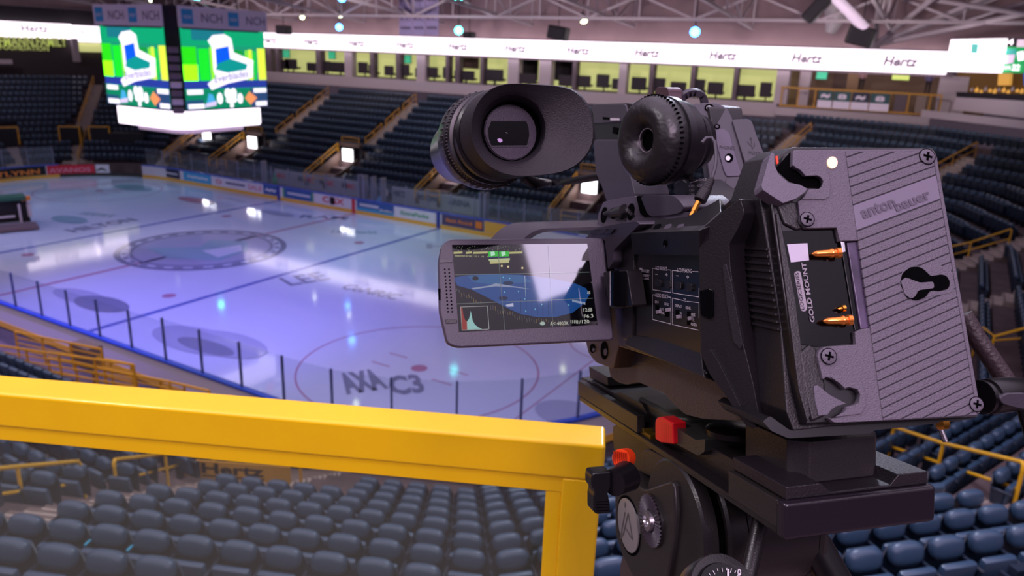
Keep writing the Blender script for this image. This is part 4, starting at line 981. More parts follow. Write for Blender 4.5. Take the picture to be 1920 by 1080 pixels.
# lights high over the ice whose mirror images show in it: placed from the reflections
for (px, m, r, lb) in (((415, 571), M_lc, .26, 'cyan'), ((660, 638), M_lb, .26, 'blue'), ((851, 694), M_lc, .26, 'cyan'), ((333, 522), M_lw, .14, 'white'), ((590, 557), M_lw, .14, 'white'), 
                   ((668, 757), M_lw, .18, 'white')):
    g = onZ(px, 0); d = ray(*px); d = Vector((d.x, d.y, -d.z)); t = 15.6/d.z
    if d.x < 0: t = min(t, (-43-g.x)/d.x)
    if d.y > 0: t = min(t, (28-g.y)/d.y)
    where = {415: 'over the near blue line', 660: 'over the near face-off circle', 851: 'beside the near face-off circle', 333: 'left of the centre circle', 590: 'right of the centre circle', 127: 'over the far left ice', 57: 'furthest left over the ice', 668: 'over the near boards'}[px[0]]
    stage(g+d*t, m, lb+' stage light hung high '+where, r*1.4, tuple(g))
# banners hanging over the far side
for i, (u0, u1) in enumerate(((749, 773), (774, 797), (798, 822))):
    a, b = onY((u0, 66), 25), onY((u1, 67), 25); root = thing('hanging_banner', (a.x, 25, a.z), ('left', 'middle', 'right')[i]+' of three pale hanging banners above the ribbon', 'banner', 'pale banners above the far ribbon')
    MB().box(((a.x+b.x)/2, 25, a.z+1.9), b.x-a.x, .03, 3.8, mat('banner_cloth', lin(170, 156, 196), .8)).build('cloth', parent=root)
    mb = MB()
    for k, s in enumerate(('~~~', 'KC', '2012', '~~~')): put_text(mb, s, (a.x+.15, 24.97, a.z+.45+.72*k), (b.x-a.x-.3, 0, 0), (0, 0, .28), M_htx, .01)
    mb.build('lettering', parent=root)
# ================================================================ platform and yellow rail
ZR = 11.2
E1 = onZ((0, 733), ZR); E2 = onZ((1140, 832), ZR); rd = (E2-E1).normalized(); rn_ = Vector((-rd.y, rd.x, 0)); ZV = Vector((0, 0, 1))
def RP(s, n, z): return Vector((E1.x, E1.y, 0))+rd*s+rn_*n+ZV*z
gr_ = thing('guard_rail', RP(.8, .03, 10.1), 'bold yellow guard rail with corner post and glass infill in the foreground', 'guard rail')
M_yr = mat('rail_yellow', lin(254, 202, 0), .28, spec=.5, noise=.03, nscale=9, bump=.15, bscale=60, coat=.3)
MB().prism([RP(-1.2, 0, 11.142), RP(.848, 0, 11.142), RP(.848, 0, ZR-.004), RP(-1.2, 0, ZR-.004)], rn_*.058, M_yr).build('top_beam', parent=gr_, bevel=.005, seg=3)
MB().prism([RP(-1.2, .004, 11.119), RP(.80, .004, 11.119), RP(.80, .004, 11.1425), RP(-1.2, .004, 11.1425)], rn_*.045, M_yr).build('lower_strip', parent=gr_, bevel=.0015)
MB().prism([RP(.794, .001, 10.1), RP(.846, .001, 10.1), RP(.846, .001, 11.1425), RP(.794, .001, 11.1425)], rn_*.056, M_yr).build('post', parent=gr_, bevel=.003, seg=2)
MB().prism([RP(.773, .005, 10.1), RP(.7945, .005, 10.1), RP(.7945, .005, 11.125), RP(.773, .005, 11.125)], rn_*.04, M_yr).build('post_strip', parent=gr_, bevel=.0015)
M_pane = glassmat('rail_glass', (.86, .9, .86, 1), .07, .03, .10, (.34, .36, .27, 1))  # olive haze in the glass stands in for a lit reflection
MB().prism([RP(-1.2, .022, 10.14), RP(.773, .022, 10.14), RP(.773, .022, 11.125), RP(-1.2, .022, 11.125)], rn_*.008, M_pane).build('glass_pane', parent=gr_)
MB().prism([RP(-1.2, .015, 10.1), RP(.773, .015, 10.1), RP(.773, .015, 10.14), RP(-1.2, .015, 10.14)], rn_*.02, M_yr).build('bottom_strip', parent=gr_)
tag(MB().prism([RP(-4, -3, 9.9), RP(5, -3, 9.9), RP(5, .12, 9.9), RP(-4, .12, 9.9)], ZV*.2, M_conc).build('floor_platform'), kind='structure')
tag(MB().prism([RP(-4, .02, 7.4), RP(5, .02, 7.4), RP(5, .12, 7.4), RP(-4, .12, 7.4)], ZV*2.5, M_conc).build('wall_platform'), kind='structure')

# ================================================================ camcorder frame of reference
a1 = ray(612, 430); a2 = a1.cross(ZV).normalized(); a3 = a2.cross(a1)
O = CAM+0.44*(FW+RT*((1468-960)/FPX)-UP*((1012-540)/FPX))
def W(p): return O+a1*p[0]+a2*p[1]+a3*p[2]
def V(p): return a1*p[0]+a2*p[1]+a3*p[2]
class Pl:
    def __init__(s, P, n, r=None, u=None):
        s.P = W(P); s.n = V(n).normalized()
        if s.n.dot(CAM-s.P) < 0: s.n = -s.n
        s.r = V(r).normalized() if r else None; s.u = V(u).normalized() if u else None
    def at(s, px): return hitp(px, s.P, s.n)
    def off(s, d):
        q = Pl.__new__(Pl); q.P = s.P+s.n*d; q.n = s.n; q.r = s.r; q.u = s.u; return q
def PA(a): return Pl((a, 0, 0), (1, 0, 0))
def PB(b): return Pl((0, b, 0), (0, 1, 0))
def PC(c): return Pl((0, 0, c), (0, 0, 1))
M_body = mat('camera_black', lin(26, 23, 26), .42, spec=.5, bump=.35, bscale=900)
M_bodys = mat('camera_black_smooth', lin(16, 14, 17), .3, spec=.5)
M_rub = mat('rubber', lin(33, 28, 34), .55, spec=.4, bump=.5, bscale=1100)
M_gry = mat('camera_grey', lin(66, 60, 70), .42, spec=.5, bump=.3, bscale=900)
M_deep = mat('deep_black', lin(3, 3, 4), .9, spec=.05)
M_pl = mat('plate_plastic', lin(98, 90, 102), .5, spec=.5, bump=.8, bscale=1300)
M_prt = mat('white_print', lin(214, 206, 212), .5); M_prtd = mat('grey_print', lin(150, 140, 150), .5)
M_met = mat('bright_metal', lin(200, 196, 200), .25, metal=1); M_brass = mat('brass', lin(226, 160, 70), .22, metal=1)
M_cop = mat('gold_pin', lin(238, 142, 70), .22, metal=.9, emit=.08, ecol=lin(240, 130, 60)); M_red = mat('red_lever', lin(232, 22, 34), .4); M_ora = mat('orange_knob', lin(226, 62, 16), .3)
M_gloss = mat('gloss_black', lin(5, 5, 7), .12, spec=.3)
def slab(name, poly, pl, depth, m, parent, bevel=.0008, vec=None, smooth=None, label=None):
    pts = [pl.at(p) for p in poly]
    o = MB().prism(pts, (vec if vec is not None else -pl.n)*depth, m).build(name, parent=parent, bevel=bevel, smooth=smooth)
    if label: o['label'] = label
    return o
def ell(cx, cy, rx, ry, n=32, a0=0, rot=0):
    c, s = math.cos(rot), math.sin(rot); out = []
    for i in range(n):
        t = 2*PI*i/n+a0; x, y = rx*math.cos(t), ry*math.sin(t); out.append((cx+x*c-y*s, cy+x*s+y*c))
    return out
def rq(p, r=6, n=4):
    """round the corners of a pixel polygon"""
    out = []; N = len(p)
    for i in range(N):
        a, b, c = Vector(p[i-1]), Vector(p[i]), Vector(p[(i+1) % N]); k = min(r, (a-b).length*.45, (c-b).length*.45)
        s, e = b+(a-b).normalized()*k, b+(c-b).normalized()*k
        for j in range(n+1):
            t = j/n; q = s*(1-t)**2+b*2*t*(1-t)+e*t*t; out.append((q.x, q.y))
    return out
def txt(mb, s, pl, pL, pR, hpx, m, lift=.0002, bold=.01, slant=0):
    A, B = pl.at(pL), pl.at(pR); x = B-A; up = pl.n.cross(x).normalized()
    if up.dot(UP) < 0 and abs(up.dot(UP)) > .3: up = -up
    d = (A-CAM).length; put_text(mb, s, A+pl.n*lift, x, up*(hpx*d/FPX)+x.normalized()*slant, m, bold)
def line(mb, pl, pts, wpx, m, lift=.0002):
    for i in range(len(pts)-1):
        a, b = pl.at(pts[i]), pl.at(pts[i+1]); w_ = wpx*(a-CAM).length/FPX; s = pl.n.cross(b-a).normalized()*w_/2
        mb.face([a-s+pl.n*lift, b-s+pl.n*lift, b+s+pl.n*lift, a+s+pl.n*lift], m)

# ================================================================ tripod: head, sliding plate, legs
tp = thing('tripod', W((.16, .05, -.9)), 'black fluid-head tripod with sliding plate under the camcorder', 'tripod')
M_tri = mat('tripod_black', lin(40, 37, 36), .4, spec=.5, bump=.3, bscale=900); M_trib = mat('tripod_satin', lin(30, 27, 28), .3, bump=.2, bscale=900)
def fbox(name, A0, A1, B0_, B1, C0, C1, m, parent, bevel=.001, seg=2):
    return MB().box(W(((A0+A1)/2, (B0_+B1)/2, (C0+C1)/2)), A1-A0, B1-B0_, C1-C0, m, (a1, a2, a3)).build(name, parent=parent, bevel=bevel, seg=seg)
fbox('base_slab', .008, .368, .001, .103, 0, .0055, M_trib, tp, .001)
fbox('slide_core', .008, .36, .012, .092, .005, .0235, M_trib, tp)
fbox('front_side_rail', .2127, .37, 0, .007, .0065, .0212, M_tri, tp, .0006)
fbox('rear_side_rail', .0065, .062, 0, .007, .0045, .0215, M_tri, tp, .0006)
fbox('right_side_rail', .008, .37, .097, .104, .0065, .0212, M_tri, tp, .0006)
fbox('end_cap', -.002, .0075, -.0005, .1045, -.0005, .0225, mat('cap_satin', lin(34, 28, 36), .22, bump=.15, bscale=900), tp, .003, 3)
# rear adapter with V groove
def prof(name, pts, A0, A1, m, bevel=.0008):
    return MB().prism([W((A0, b, c)) for b, c in pts], a1*(A1-A0), m).build(name, parent=tp, bevel=bevel)
prof('grooved_adapter', [(.003, .0225), (.101, .0225), (.101, .0305), (.080, .0305), (.074, .0245), (.033, .0245), (.026, .0305), (.003, .0305)], .002, .062, mat('adapter_black', lin(34, 29, 34), .45, bump=.6, bscale=700))
M_ped = mat('pedestal_grey', lin(44, 40, 42), .42, bump=.3, bscale=900)
MB().prism([W((a, b, .0245)) for a, b in ((.018, .030), (.018, .076), (.024, .082), (.075, .082), (.075, .02), (.027, .02))], a3*.026, M_ped).build('riser_block', parent=tp, bevel=.001)
# camera plate pieces at the front
PBz = PB(.008)
slab('plate_block', [(1104, 687), (1139, 707), (1140, 724), (1106, 709)], PB(.012), .08, M_tri, tp, .0006)
slab('plate_rail', [(1090, 707), (1112, 718), (1114, 716), (1152, 737), (1163, 735), (1204, 758), (1212, 775), (1210, 792), (1150, 764), (1091, 722)], PB(.009), .07, M_tri, tp, .0006)
MB().prism([W((a, b, .020)) for a, b in ((.165, .012), (.158, .02), (.158, .09), (.24, .09), (.24, .012))], a3*.012, mat('plate_olive', lin(52, 54, 46), .4, bump=.3, bscale=900)).build('plate_nose', parent=tp, bevel=.003)
slab('red_release_lever', [(1228, 790), (1231, 783), (1240, 781), (1261, 793), (1262, 833), (1238, 830), (1228, 823)], PB(.002), .012, M_red, tp, .0012, label='red ribbed release lever')
mb = MB()
for i in range(5): line(mb, PB(.0015), [(1241+4.3*i, 790+2.2*i), (1241.5+4.3*i, 829+1*i)], .9, mat('lever_groove', lin(140, 10, 20), .5) if i == 0 else mb.mats[0])
mb.build('lever_grooves', parent=tp)
slab('clamp_block', rq([(1258, 796), (1305, 825), (1322, 823), (1321, 847), (1309, 855), (1263, 830)], 3), PB(.006), .045, mat('clamp_grey', lin(50, 50, 48), .38, bump=.3, bscale=900), tp, .0012)
MB().lathe(W((.112, .035, .030)), a3, [(0, .022), (.004, .022), (.006, .019), (.0065, 0)], M_trib, 36).build('clamp_cap', parent=tp, smooth=35)
slab('brass_stop', [(1197, 803), (1205, 803), (1207, 809), (1219, 816), (1219, 829), (1198, 814)], PB(.004), .01, mat('stop_brass', lin(120, 96, 30), .35, metal=.7), tp, .0004)
# head body
PH = PB(.0)
slab('head_neck', rq([(1148, 795), (1150, 838), (1160, 875), (1172, 905), (1275, 905), (1290, 850), (1240, 820)], 10), PB(.012), .07, M_tri, tp, .006)
slab('head_shoulder', rq([(1204, 845), (1215, 841), (1262, 865), (1262, 885), (1240, 902), (1200, 886)], 6), PB(.006), .03, M_tri, tp, .004)
slab('head_side', rq([(1152, 908), (1172, 880), (1205, 920), (1262, 900), (1266, 965), (1262, 1010), (1250, 1090), (1190, 1090), (1165, 1040), (1153, 1000)], 12), PB(-.004), .05, M_tri, tp, .006)
def discpx(name, cx, cy, ry, pl, depth, m, parent, bevel=.0006, n=40, out=0.0, inner=None):
    c = pl.at((cx, cy)); t = pl.at((cx, cy-ry)); r = (t-c).length
    return MB().lathe(c+pl.n*out, -pl.n, [(0, 0), (0, r*.93), (depth*.1, r), (depth, r), (depth, 0)], m, n).build(name, parent=parent, smooth=30), c, r
discpx('badge_rim', 1176, 985, 53, PB(-.0055), .006, M_deep, tp)
o, c, r = discpx('maker_badge', 1176, 985, 48, PB(-.0065), .003, mat('badge_silver', lin(176, 172, 170), .35, metal=.6), tp); o['label'] = 'round silver badge'
mb = MB(); Pb = PB(-.0067)
M_bl = mat('badge_line', lin(110, 106, 106), .4, metal=.5)
line(mb, Pb, [(1172, 960), (1163, 1010), (1169, 1000), (1178, 962), (1186, 1012), (1173, 990)], 3, M_bl); line(mb, Pb, [(1172, 942), (1172, 952)], 3, M_bl); mb.build('badge_emblem', parent=tp)
# toothed rosette
c = PB(-.006).at((1220, 976)); r = (PB(-.006).at((1220, 929))-c).length; mb = MB(); u0, v0 = a1, a3
for k in range(36):
    t0, t1, t2 = [2*PI*(k+q)/36 for q in (0, .5, 1)]
    P = lambda t, rr, h: c+(u0*math.cos(t)+v0*math.sin(t))*rr-a2*h
    mb.face([P(t0, r, 0), P(t1, r, .0016), P(t1, r*.45, .0012), P(t0, r*.45, 0)], M_gry); mb.face([P(t1, r, .0016), P(t2, r, 0), P(t2, r*.45, 0), P(t1, r*.45, .0012)], M_gry)
mb.build('toothed_rosette', parent=tp)
MB().lathe(c, -a2, [(-.012, r*1.02), (0, r*1.02), (.0002, r), (.0002, 0)], M_trib, 40).build('rosette_boss', parent=tp, smooth=30)
MB().lathe(c, -a2, [(0, .0085), (.004, .008), (.0042, .005), (.002, .0045), (.002, 0)], M_met, 24).build('rosette_screw', parent=tp, smooth=30)
# tilt drum
cd_ = PB(.0).at((1262, 985)); dc = cd_
for (b0, b1, rr, m, nm) in ((.0, .012, .051, M_trib, 'drum_rim'), (.012, .018, .048, M_deep, 'drum_gap'), (.018, .034, .0535, M_trib, 'drum_ring'), (.034, .094, .050, M_trib, 'drum'), (.094, .1, .052, M_tri, 'drum_end')):
    MB().lathe(dc+a2*(b0-.0), a2, [(0, 0), (0, rr*.96), (.002, rr), (b1-b0-.001, rr), (b1-b0, rr*.97), (b1-b0, 0)], m, 56).build(nm, parent=tp, smooth=30)
c_ = PB(.0).at((1352, 1023)); MB().lathe(PA(-.0).at((1351, 1023)), -a1, [(0, .0012), (.0004, .0012), (.0005, 0)], M_prt, 12)
Pdial = Pl((.045, 0, 0), (-1, 0, .75))
for rpx, m, nm, dz in ((62, M_trib, 'dial_housing', 0), (46, M_gloss, 'drag_dial', .004)):
    c = Pdial.off(dz).at((1358, 1106)); r = rpx*(c-CAM).length/FPX; MB().lathe(c, -Pdial.n, [(0, 0), (0, r*.95), (.002, r), (.02, r), (.02, 0)], m, 44).build(nm, parent=tp, smooth=30)
mb = MB(); pd = Pdial.off(.0045); txt(mb, '1', pd, (1363, 1080), (1367, 1081), 12, M_prt); txt(mb, '0', pd, (1382, 1079), (1389, 1081), 12, M_prt)
for k in range(14):
    t = -PI*.95+k*PI*.9/13; line(mb, pd, [(1358+42*math.cos(t), 1106+42*math.sin(t)), (1358+(37 if k % 2 else 34)*math.cos(t), 1106+(37 if k % 2 else 34)*math.sin(t))], 1.2, M_prt)
mb.build('dial_marks', parent=tp)
discpx('head_bowl', 1190, 1110, 75, PB(.005), .06, mat('bowl_brown', lin(70, 56, 54), .35, bump=.2), tp)
# locking lever and orange button
PK = PB(-.012)
slab('lock_lever', rq([(1109, 895), (1112, 887), (1146, 884), (1146, 915), (1140, 925), (1145, 950), (1144, 963), (1120, 965), (1113, 960), (1113, 930), (1116, 922), (1109, 912)], 4), PA(.10), .014, M_bodys, tp, .002)
MB().tube([PA(.10).at((1150, 905)), PA(.11).at((1176, 893))], [.0095, .011], M_bodys, 20).build('lever_hub', parent=tp, smooth=40)
mb = MB()
for k in range(4): line(mb, PA(.10), [(1118, 941+5.5*k), (1142, 940+5.5*k)], 1.6, M_deep)
mb.build('lever_ribs', parent=tp)
p0, p1 = PA(.115).at((1163, 860)), PA(.13).at((1186, 856)); o = MB().lathe(p0, (p1-p0), [(0, 0), (0, .0062), (.001, .0068), (.012, .0068), (.012, 0)], M_ora, 28).build('round_button', parent=tp, smooth=30); o['label'] = 'ridged orange-red button'
mb = MB()
for k in range(-3, 4): mb.box(p0-(p1-p0).normalized()*.0004+(p1-p0).normalized().cross(a3).normalized()*k*.0016, .0007, .0007, .010, mat('btn_groove', lin(160, 36, 10), .4) if k == -3 else mb.mats[0], (a2, a1, a3))
mb.build('button_ridges', parent=tp)
# pan handle rod and legs
MB().tube([PA(.07).at((1426, 975)), PA(.05).at((1396, 1110))], .0055, M_trib, 18).build('centre_rod', parent=tp, smooth=50)
for pts, rr, nm in (([PA(.11).at((1516, 1000)), PA(.09).at((1600, 1150))], .0125, 'leg'), ([PA(.13).at((1496, 985)), PA(.12).at((1570, 1150))], .010, 'leg')):
    a, b = pts; d = (b-a).normalized(); k = (10.1-b.z)/d.z if d.z < -.05 else .4
    MB().tube([a, b, b+d*k], rr, M_bodys, 22).build(nm, parent=tp, smooth=50)
foot = W((.16, .05, -.12)); MB().tube([foot, Vector((foot.x-.35, foot.y-.2, 10.1))], .013, M_bodys, 22).build('leg', parent=tp, smooth=50)
MB().tube([dc+a2*.05-ZV*.02, dc+a2*.05-ZV*.2], [.045, .03], M_trib, 32).build('head_bowl', parent=tp, smooth=50)

# ================================================================ camcorder
cm = thing('camcorder', W((.12, .05, .05)), 'large black shoulder camcorder seen from behind with its side screen open', 'camcorder')
PBc = PB(-.024)
# main body
slab('body', [(1152, 470), (1182, 437), (1316, 431), (1318, 700), (1160, 650), (1150, 560)], PBc, .12, M_bodys, cm, .001)
slab('body_core', [(1200, 441), (1318, 431), (1352, 402), (1390, 380), (1402, 600), (1424, 782), (1330, 716), (1200, 660)], PB(0), .10, M_bodys, cm, .001)
# sloping floor and roof of the recess
slab('recess_roof', [(1182, 437), (1311, 432), (1312, 480), (1188, 478)], Pl((0, -.027, .16), (0, 1, .35)), .01, M_body, cm, .0005)
slab('recess_floor', [(1180, 628), (1311, 640), (1320, 708), (1170, 646)], Pl((0, -.029, .09), (0, 1, -.4)), .01, M_body, cm, .0008)
slab('recess_front_wall', [(1152, 466), (1181, 438), (1188, 478), (1185, 640), (1168, 636), (1150, 575)], PB(-.026), .01, M_trib, cm, .0006)
# flank right of the recess, slanting inwards towards the rear
PF = Pl((.046, -.031, 0), (-.447, -.894, 0))
slab('side_flank', rq([(1310, 438), (1316, 428), (1350, 400), (1388, 372), (1396, 400), (1383, 430), (1367, 458), (1369, 500), (1380, 580), (1396, 655), (1412, 720), (1425, 790), (1422, 801), (1408, 803), (1390, 785), (1362, 740), (1331, 700), (1313, 662)], 4), PF, .03, M_body, cm, .003, label='curved side of the body behind the screen recess')
slab('flank_inlay', rq([(1354, 498), (1361, 494), (1371, 530), (1392, 645), (1388, 656), (1374, 640), (1362, 570)], 4), PF.off(.0012), .003, M_rub, cm, .0008)
slab('flank_bulge', rq([(1332, 655), (1348, 680), (1392, 770), (1420, 802), (1400, 800), (1362, 744), (1331, 702), (1314, 664)], 4), PF.off(.003), .006, M_body, cm, .003)
# handle-like slot cover
slab('slot_door', rq([(1310, 545), (1330, 540), (1336, 545), (1336, 594), (1328, 598), (1312, 592)], 3), PF.off(.0015), .004, M_gloss, cm, .0008)
slab('slot_gap', [(1327, 543), (1335, 545), (1335, 595), (1327, 597)], PF.off(.0017), .001, M_deep, cm, 0)
# control strip on top of the recess
PT = Pl((.1, -.026, .181), (.0, -.75, 1))
slab('control_strip', [(1176, 441), (1168, 425), (1190, 417), (1290, 405), (1350, 372), (1352, 396), (1312, 432)], PT, .012, M_bodys, cm, .0008)
mb = MB()
for (s, x0, x1, y) in (('AE LEVEL', 1186, 1203, 434.5), ('USER', 1209, 1218, 434), ('USER/MENU', 1227, 1243, 433.6), ('DISPLAY', 1249, 1268, 433)):
    txt(mb, s, PT, (x0, y), (x1, y-.6), 4.2, M_prtd)
mb.build('strip_lettering', parent=cm)
for i, x in enumerate((1212, 1232, 1252, 1275)):
    slab('slide_switch', rq([(x-9, 430), (x-3, 421), (x+7, 419), (x+2, 428)], 1.5), PT.off(.001), .002, M_deep if i < 2 else M_gry, cm, .0004)
slab('front_deck', rq([(1094, 449), (1118, 427), (1160, 419), (1192, 414), (1200, 420), (1182, 438), (1150, 470), (1150, 490), (1140, 506), (1136, 470), (1134, 450)], 4), PB(-.033), .05, M_gry, cm, .0025)
for i in range(3): slab('deck_button', rq([(1104+14*i, 440), (1110+14*i, 431), (1126+13*i, 429), (1120+13*i, 438)], 3), PB(-.0345), .004, M_body, cm, .0008)
slab('lower_port_block', rq([(1098, 640), (1103, 662), (1117, 680), (1150, 692), (1162, 640), (1155, 560), (1100, 560)], 4), PB(-.024), .07, mat('port_block', lin(70, 56, 36), .4, bump=.3, bscale=900), cm, .003)
for (x, y, rx, ry) in ((1110.5, 653, 5, 8.5), (1132.5, 657, 6.5, 17)):
    slab('audio_port', ell(x, y, rx, ry), PB(-.0246), .002, M_deep, cm, 0); slab('port_core', ell(x+2, y+3, rx*.45, ry*.4), PB(-.0252), .002, M_gry, cm, 0)
# underside shoulder
slab('lower_shell', rq([(1141, 688), (1145, 664), (1159, 646), (1181, 644), (1323, 692), (1369, 743), (1392, 789), (1320, 786), (1284, 777), (1263, 757), (1244, 736), (1195, 716), (1176, 722), (1159, 717), (1145, 707)], 6), PB(-.008), .09, mat('lower_shell', lin(58, 50, 50), .45, bump=.7, bscale=900), cm, .008, smooth=40)
slab('recess_lip', [(1180, 641), (1315, 690), (1325, 700), (1322, 706), (1176, 651)], PB(-.0275), .01, M_bodys, cm, .001)
# control panel print and switches
PP = PB(-.0242); mb = MB()
for pts in ([(1233, 504), (1224, 503), (1224, 543), (1258.5, 548.5), (1258.5, 506.5), (1252, 506)], [(1272, 508), (1261, 507), (1261, 549), (1311, 557)], [(1299, 509), (1310, 509.5)], [(1311, 540), (1311, 557)],
            [(1229, 553), (1224, 552.5), (1224, 599), (1258.5, 607.5), (1258.5, 557.5), (1253, 557)], [(1282, 563.5), (1261, 559), (1261, 608.5), (1310, 619)], [(1288, 565), (1311, 567.5), (1311, 596)]): line(mb, PP, pts, 1.1, M_prt)
for (s, x0, y0, x1, y1, h) in (('LCD BRIGHT', 1230, 506, 1251, 508, 7), ('LCD PEAKING', 1271, 510, 1297.5, 512, 7), ('AUDIO SELECT', 1229, 556.5, 1253, 560, 7), ('TC', 1282, 566, 1287, 566.6, 6.5), ('DOLBY', 1205, 510.5, 1218.5, 512, 6), ('DIGITAL', 1207, 518.5, 1217.5, 520, 3), ('STEREO CREATOR', 1200, 523, 1217.5, 524.8, 3),
                             ('CH-1', 1228.5, 568, 1235, 569, 5), ('CH-2', 1246, 572, 1254, 573.4, 5), ('AUTO', 1237, 581, 1245, 582.4, 4.5), ('MANUAL', 1236, 588, 1246.5, 590, 4.5), ('DISPLAY', 1266, 575, 1279, 577.2, 5), ('GENE.', 1286, 579, 1296, 580.6, 5),
                             ('TC', 1275, 588.5, 1278.5, 589, 4), ('UB', 1275, 597.5, 1278.5, 598, 4), ('FREE', 1296.5, 592, 1304, 593.2, 5), ('REC', 1296.5, 602, 1303, 603, 5), ('REGEN', 1296, 610, 1307, 612, 5)): txt(mb, s, PP, (x0, y0), (x1, y1), h, M_prt)
slab('dolby_mark', [(1199, 502), (1203.5, 502.5), (1203.5, 510.5), (1199, 510)], PP.off(.0001), .0002, M_prt, cm, 0)
for (x, y) in ((1231, 514), (1270, 517)): line(mb, PP, [(x-2, y), (x+2.5, y+.4)], 1.2, M_prt)
for (x, y) in ((1250, 515), (1290, 519)): line(mb, PP, [(x-2.5, y), (x+2.5, y+.4)], 1.2, M_prt); line(mb, PP, [(x, y-3), (x, y+3.5)], 1.2, M_prt)
line(mb, PP, [(1199, 514), (1218.5, 516)], .8, M_prt)
mb.build('panel_lettering', parent=cm)
for (x, y) in ((1232.5, 530), (1251.5, 533), (1271, 535), (1292, 538)): slab('panel_button', rq([(x-6, y-7), (x+4.5, y-6), (x+5, y+8), (x-5.5, y+7)], 3), PP.off(.0015), .003, M_body, cm, .0008)
for (x, y, up) in ((1232, 581, 0), (1250, 585, 1), (1270, 590, 0), (1291.5, 597, 0)):
    h = 9 if x < 1280 else 13
    slab('switch_slot', [(x-3.5, y-h), (x+3, y-h+.5), (x+3, y+h), (x-3.5, y+h-.5)], PP.off(.0001), .0002, M_deep, cm, 0); k = -4 if up else 4
    if x > 1290: k = 0
    slab('switch_knob', [(x-3, y+k-3.2), (x+3.5, y+k-4), (x+4, y+k+3), (x-2.5, y+k+4)], PP.off(.0018), .002, M_prtd, cm, .0003)
slab('recess_hole', ell(1246, 457, 3, 7), Pl((0, -.0275, .16), (0, 1, .35)).off(.0003), .0003, M_deep, cm, 0)
slab('painted_hole_shine', ell(1245.5, 462, 1.6, 2), Pl((0, -.0275, .16), (0, 1, .35)).off(.0006), .0003, M_gry, cm, 0)  # grey dot painted as the shine in the hole
# ---- side screen on its hinge
MB().tube([PB(-.034).at((1172, 508)), PB(-.034).at((1172, 572))], .0115, M_gloss, 24).build('screen_hinge', parent=cm, smooth=40)
slab('hinge_arm', rq([(1130, 510), (1175, 506), (1185, 575), (1143, 578)], 4), PB(-.038), .012, M_trib, cm, .0015)
PLc = Pl((.1995, -.0946, .1339), (0, 0, 0) if False else tuple(Vector((-.05, .9985, -.018)).cross(Vector((.213, .001, .977)))))
lcd = slab('screen_housing', rq([(845, 448), (1131, 446), (1135, 450), (1151, 634), (1146, 638), (858, 652), (838, 645), (824, 585), (822, 490), (828, 458)], 9, 6), PLc, .009, mat('screen_bezel', lin(70, 63, 77), .45, bump=.25, bscale=1100), cm, .0015, label='folding side screen')
scr = slab('display', [(847.5, 459), (1101, 457), (1120.5, 609), (860.5, 622.5)], PLc.off(.0004), .001, None, lcd, 0)
M_scn = mat('lcd_off', lin(8, 8, 12), .04, spec=.8, emit=0.0); scr.data.materials.clear(); scr.data.materials.append(M_scn)
def sg(c, e=1.0):
    k = ('lcd', c, e)
    if k not in GS: GS[k] = mat('lcd_colour', lin(4, 4, 6), .04, spec=.8, emit=e*.72, ecol=lin(*c))
    return GS[k]
ls = [0]
def L(poly, c, e=1.0):
    ls[0] += 1; mb = MB(); pl = PLc.off(.0006+.00002*ls[0]); mb.face([pl.at(p) for p in poly], sg(c, e))
    return mb
im = MB()
def LI(poly, c, lift, e=1.0):
    pl = PLc.off(.0006+lift*.00004); pts = [pl.at(p) for p in poly]; im.face(pts, sg(c, e))
# coordinates from the 4.32x enlargement of (800,420)
Z_ = lambda x, y: (800+x/4.32, 420+y/4.32)
LI([Z_(*p) for p in ((228, 432), (330, 415), (560, 405), (760, 410), (1000, 440), (1200, 480), (1290, 520), (1320, 570), (1280, 640), (1180, 720), (1040, 755), (900, 755), (760, 730), (640, 675), (500, 600), (360, 530), (250, 500), (232, 470))], (30, 74, 140), 1)
LI([Z_(*p) for p in ((330, 420), (560, 408), (760, 415), (860, 470), (700, 480), (520, 490), (380, 470))], (44, 96, 150), 2)
LI([Z_(*p) for p in ((360, 520), (500, 500), (560, 480), (680, 500), (860, 530), (690, 512), (560, 505), (480, 515), (380, 530))], (150, 160, 190), 3, .9)
LI([Z_(*p) for p in ((640, 655), (700, 640), (705, 668), (650, 670))], (190, 190, 220), 3)
for (cx, cy, rx, ry, c) in ((620, 600, 38, 16, (16, 36, 74)), (660, 478, 44, 16, (20, 44, 80)), (395, 440, 26, 18, (10, 14, 26))): LI([Z_(cx+rx*math.cos(t*PI/8), cy+ry*math.sin(t*PI/8)) for t in range(16)], c, 3.5)
for (x0, x1) in ((218, 290), (318, 365), (375, 495), (668, 775)): LI([Z_(x0, 226), Z_(x1, 222), Z_(x1, 238), Z_(x0, 242)], (190, 186, 120), 3)
for x0 in (498, 585):
    LI([Z_(x0, 222), Z_(x0+80, 220), Z_(x0+82, 262), Z_(x0+2, 266)], (30, 190, 40), 4); LI([Z_(x0+18, 226), Z_(x0+50, 222), Z_(x0+56, 250), Z_(x0+24, 262)], (190, 240, 210), 5)
    LI([Z_(x0, 268), Z_(x0+80, 264), Z_(x0+82, 272), Z_(x0+2, 276)], (20, 40, 100), 5)
LI([Z_(502, 284), Z_(674, 276), Z_(674, 292), Z_(504, 300)], (190, 200, 150), 4); LI([Z_(512, 300), Z_(668, 292), Z_(668, 314), Z_(514, 322)], (196, 190, 130), 4)
random.seed(11)
for i in range(70):
    x = 230+random.random()*540; y = 180+random.random()*36; LI([Z_(x, y), Z_(x+3+9*random.random(), y-2), Z_(x+4, y+3)], (150, 150, 130), 3)
for i in range(46):
    x = 225+9*i*random.random(); LI([Z_(x, 250+.02*x), Z_(x+8, 248+.02*x), Z_(x+6, 262+.02*x)], (150, 150, 110), 3)
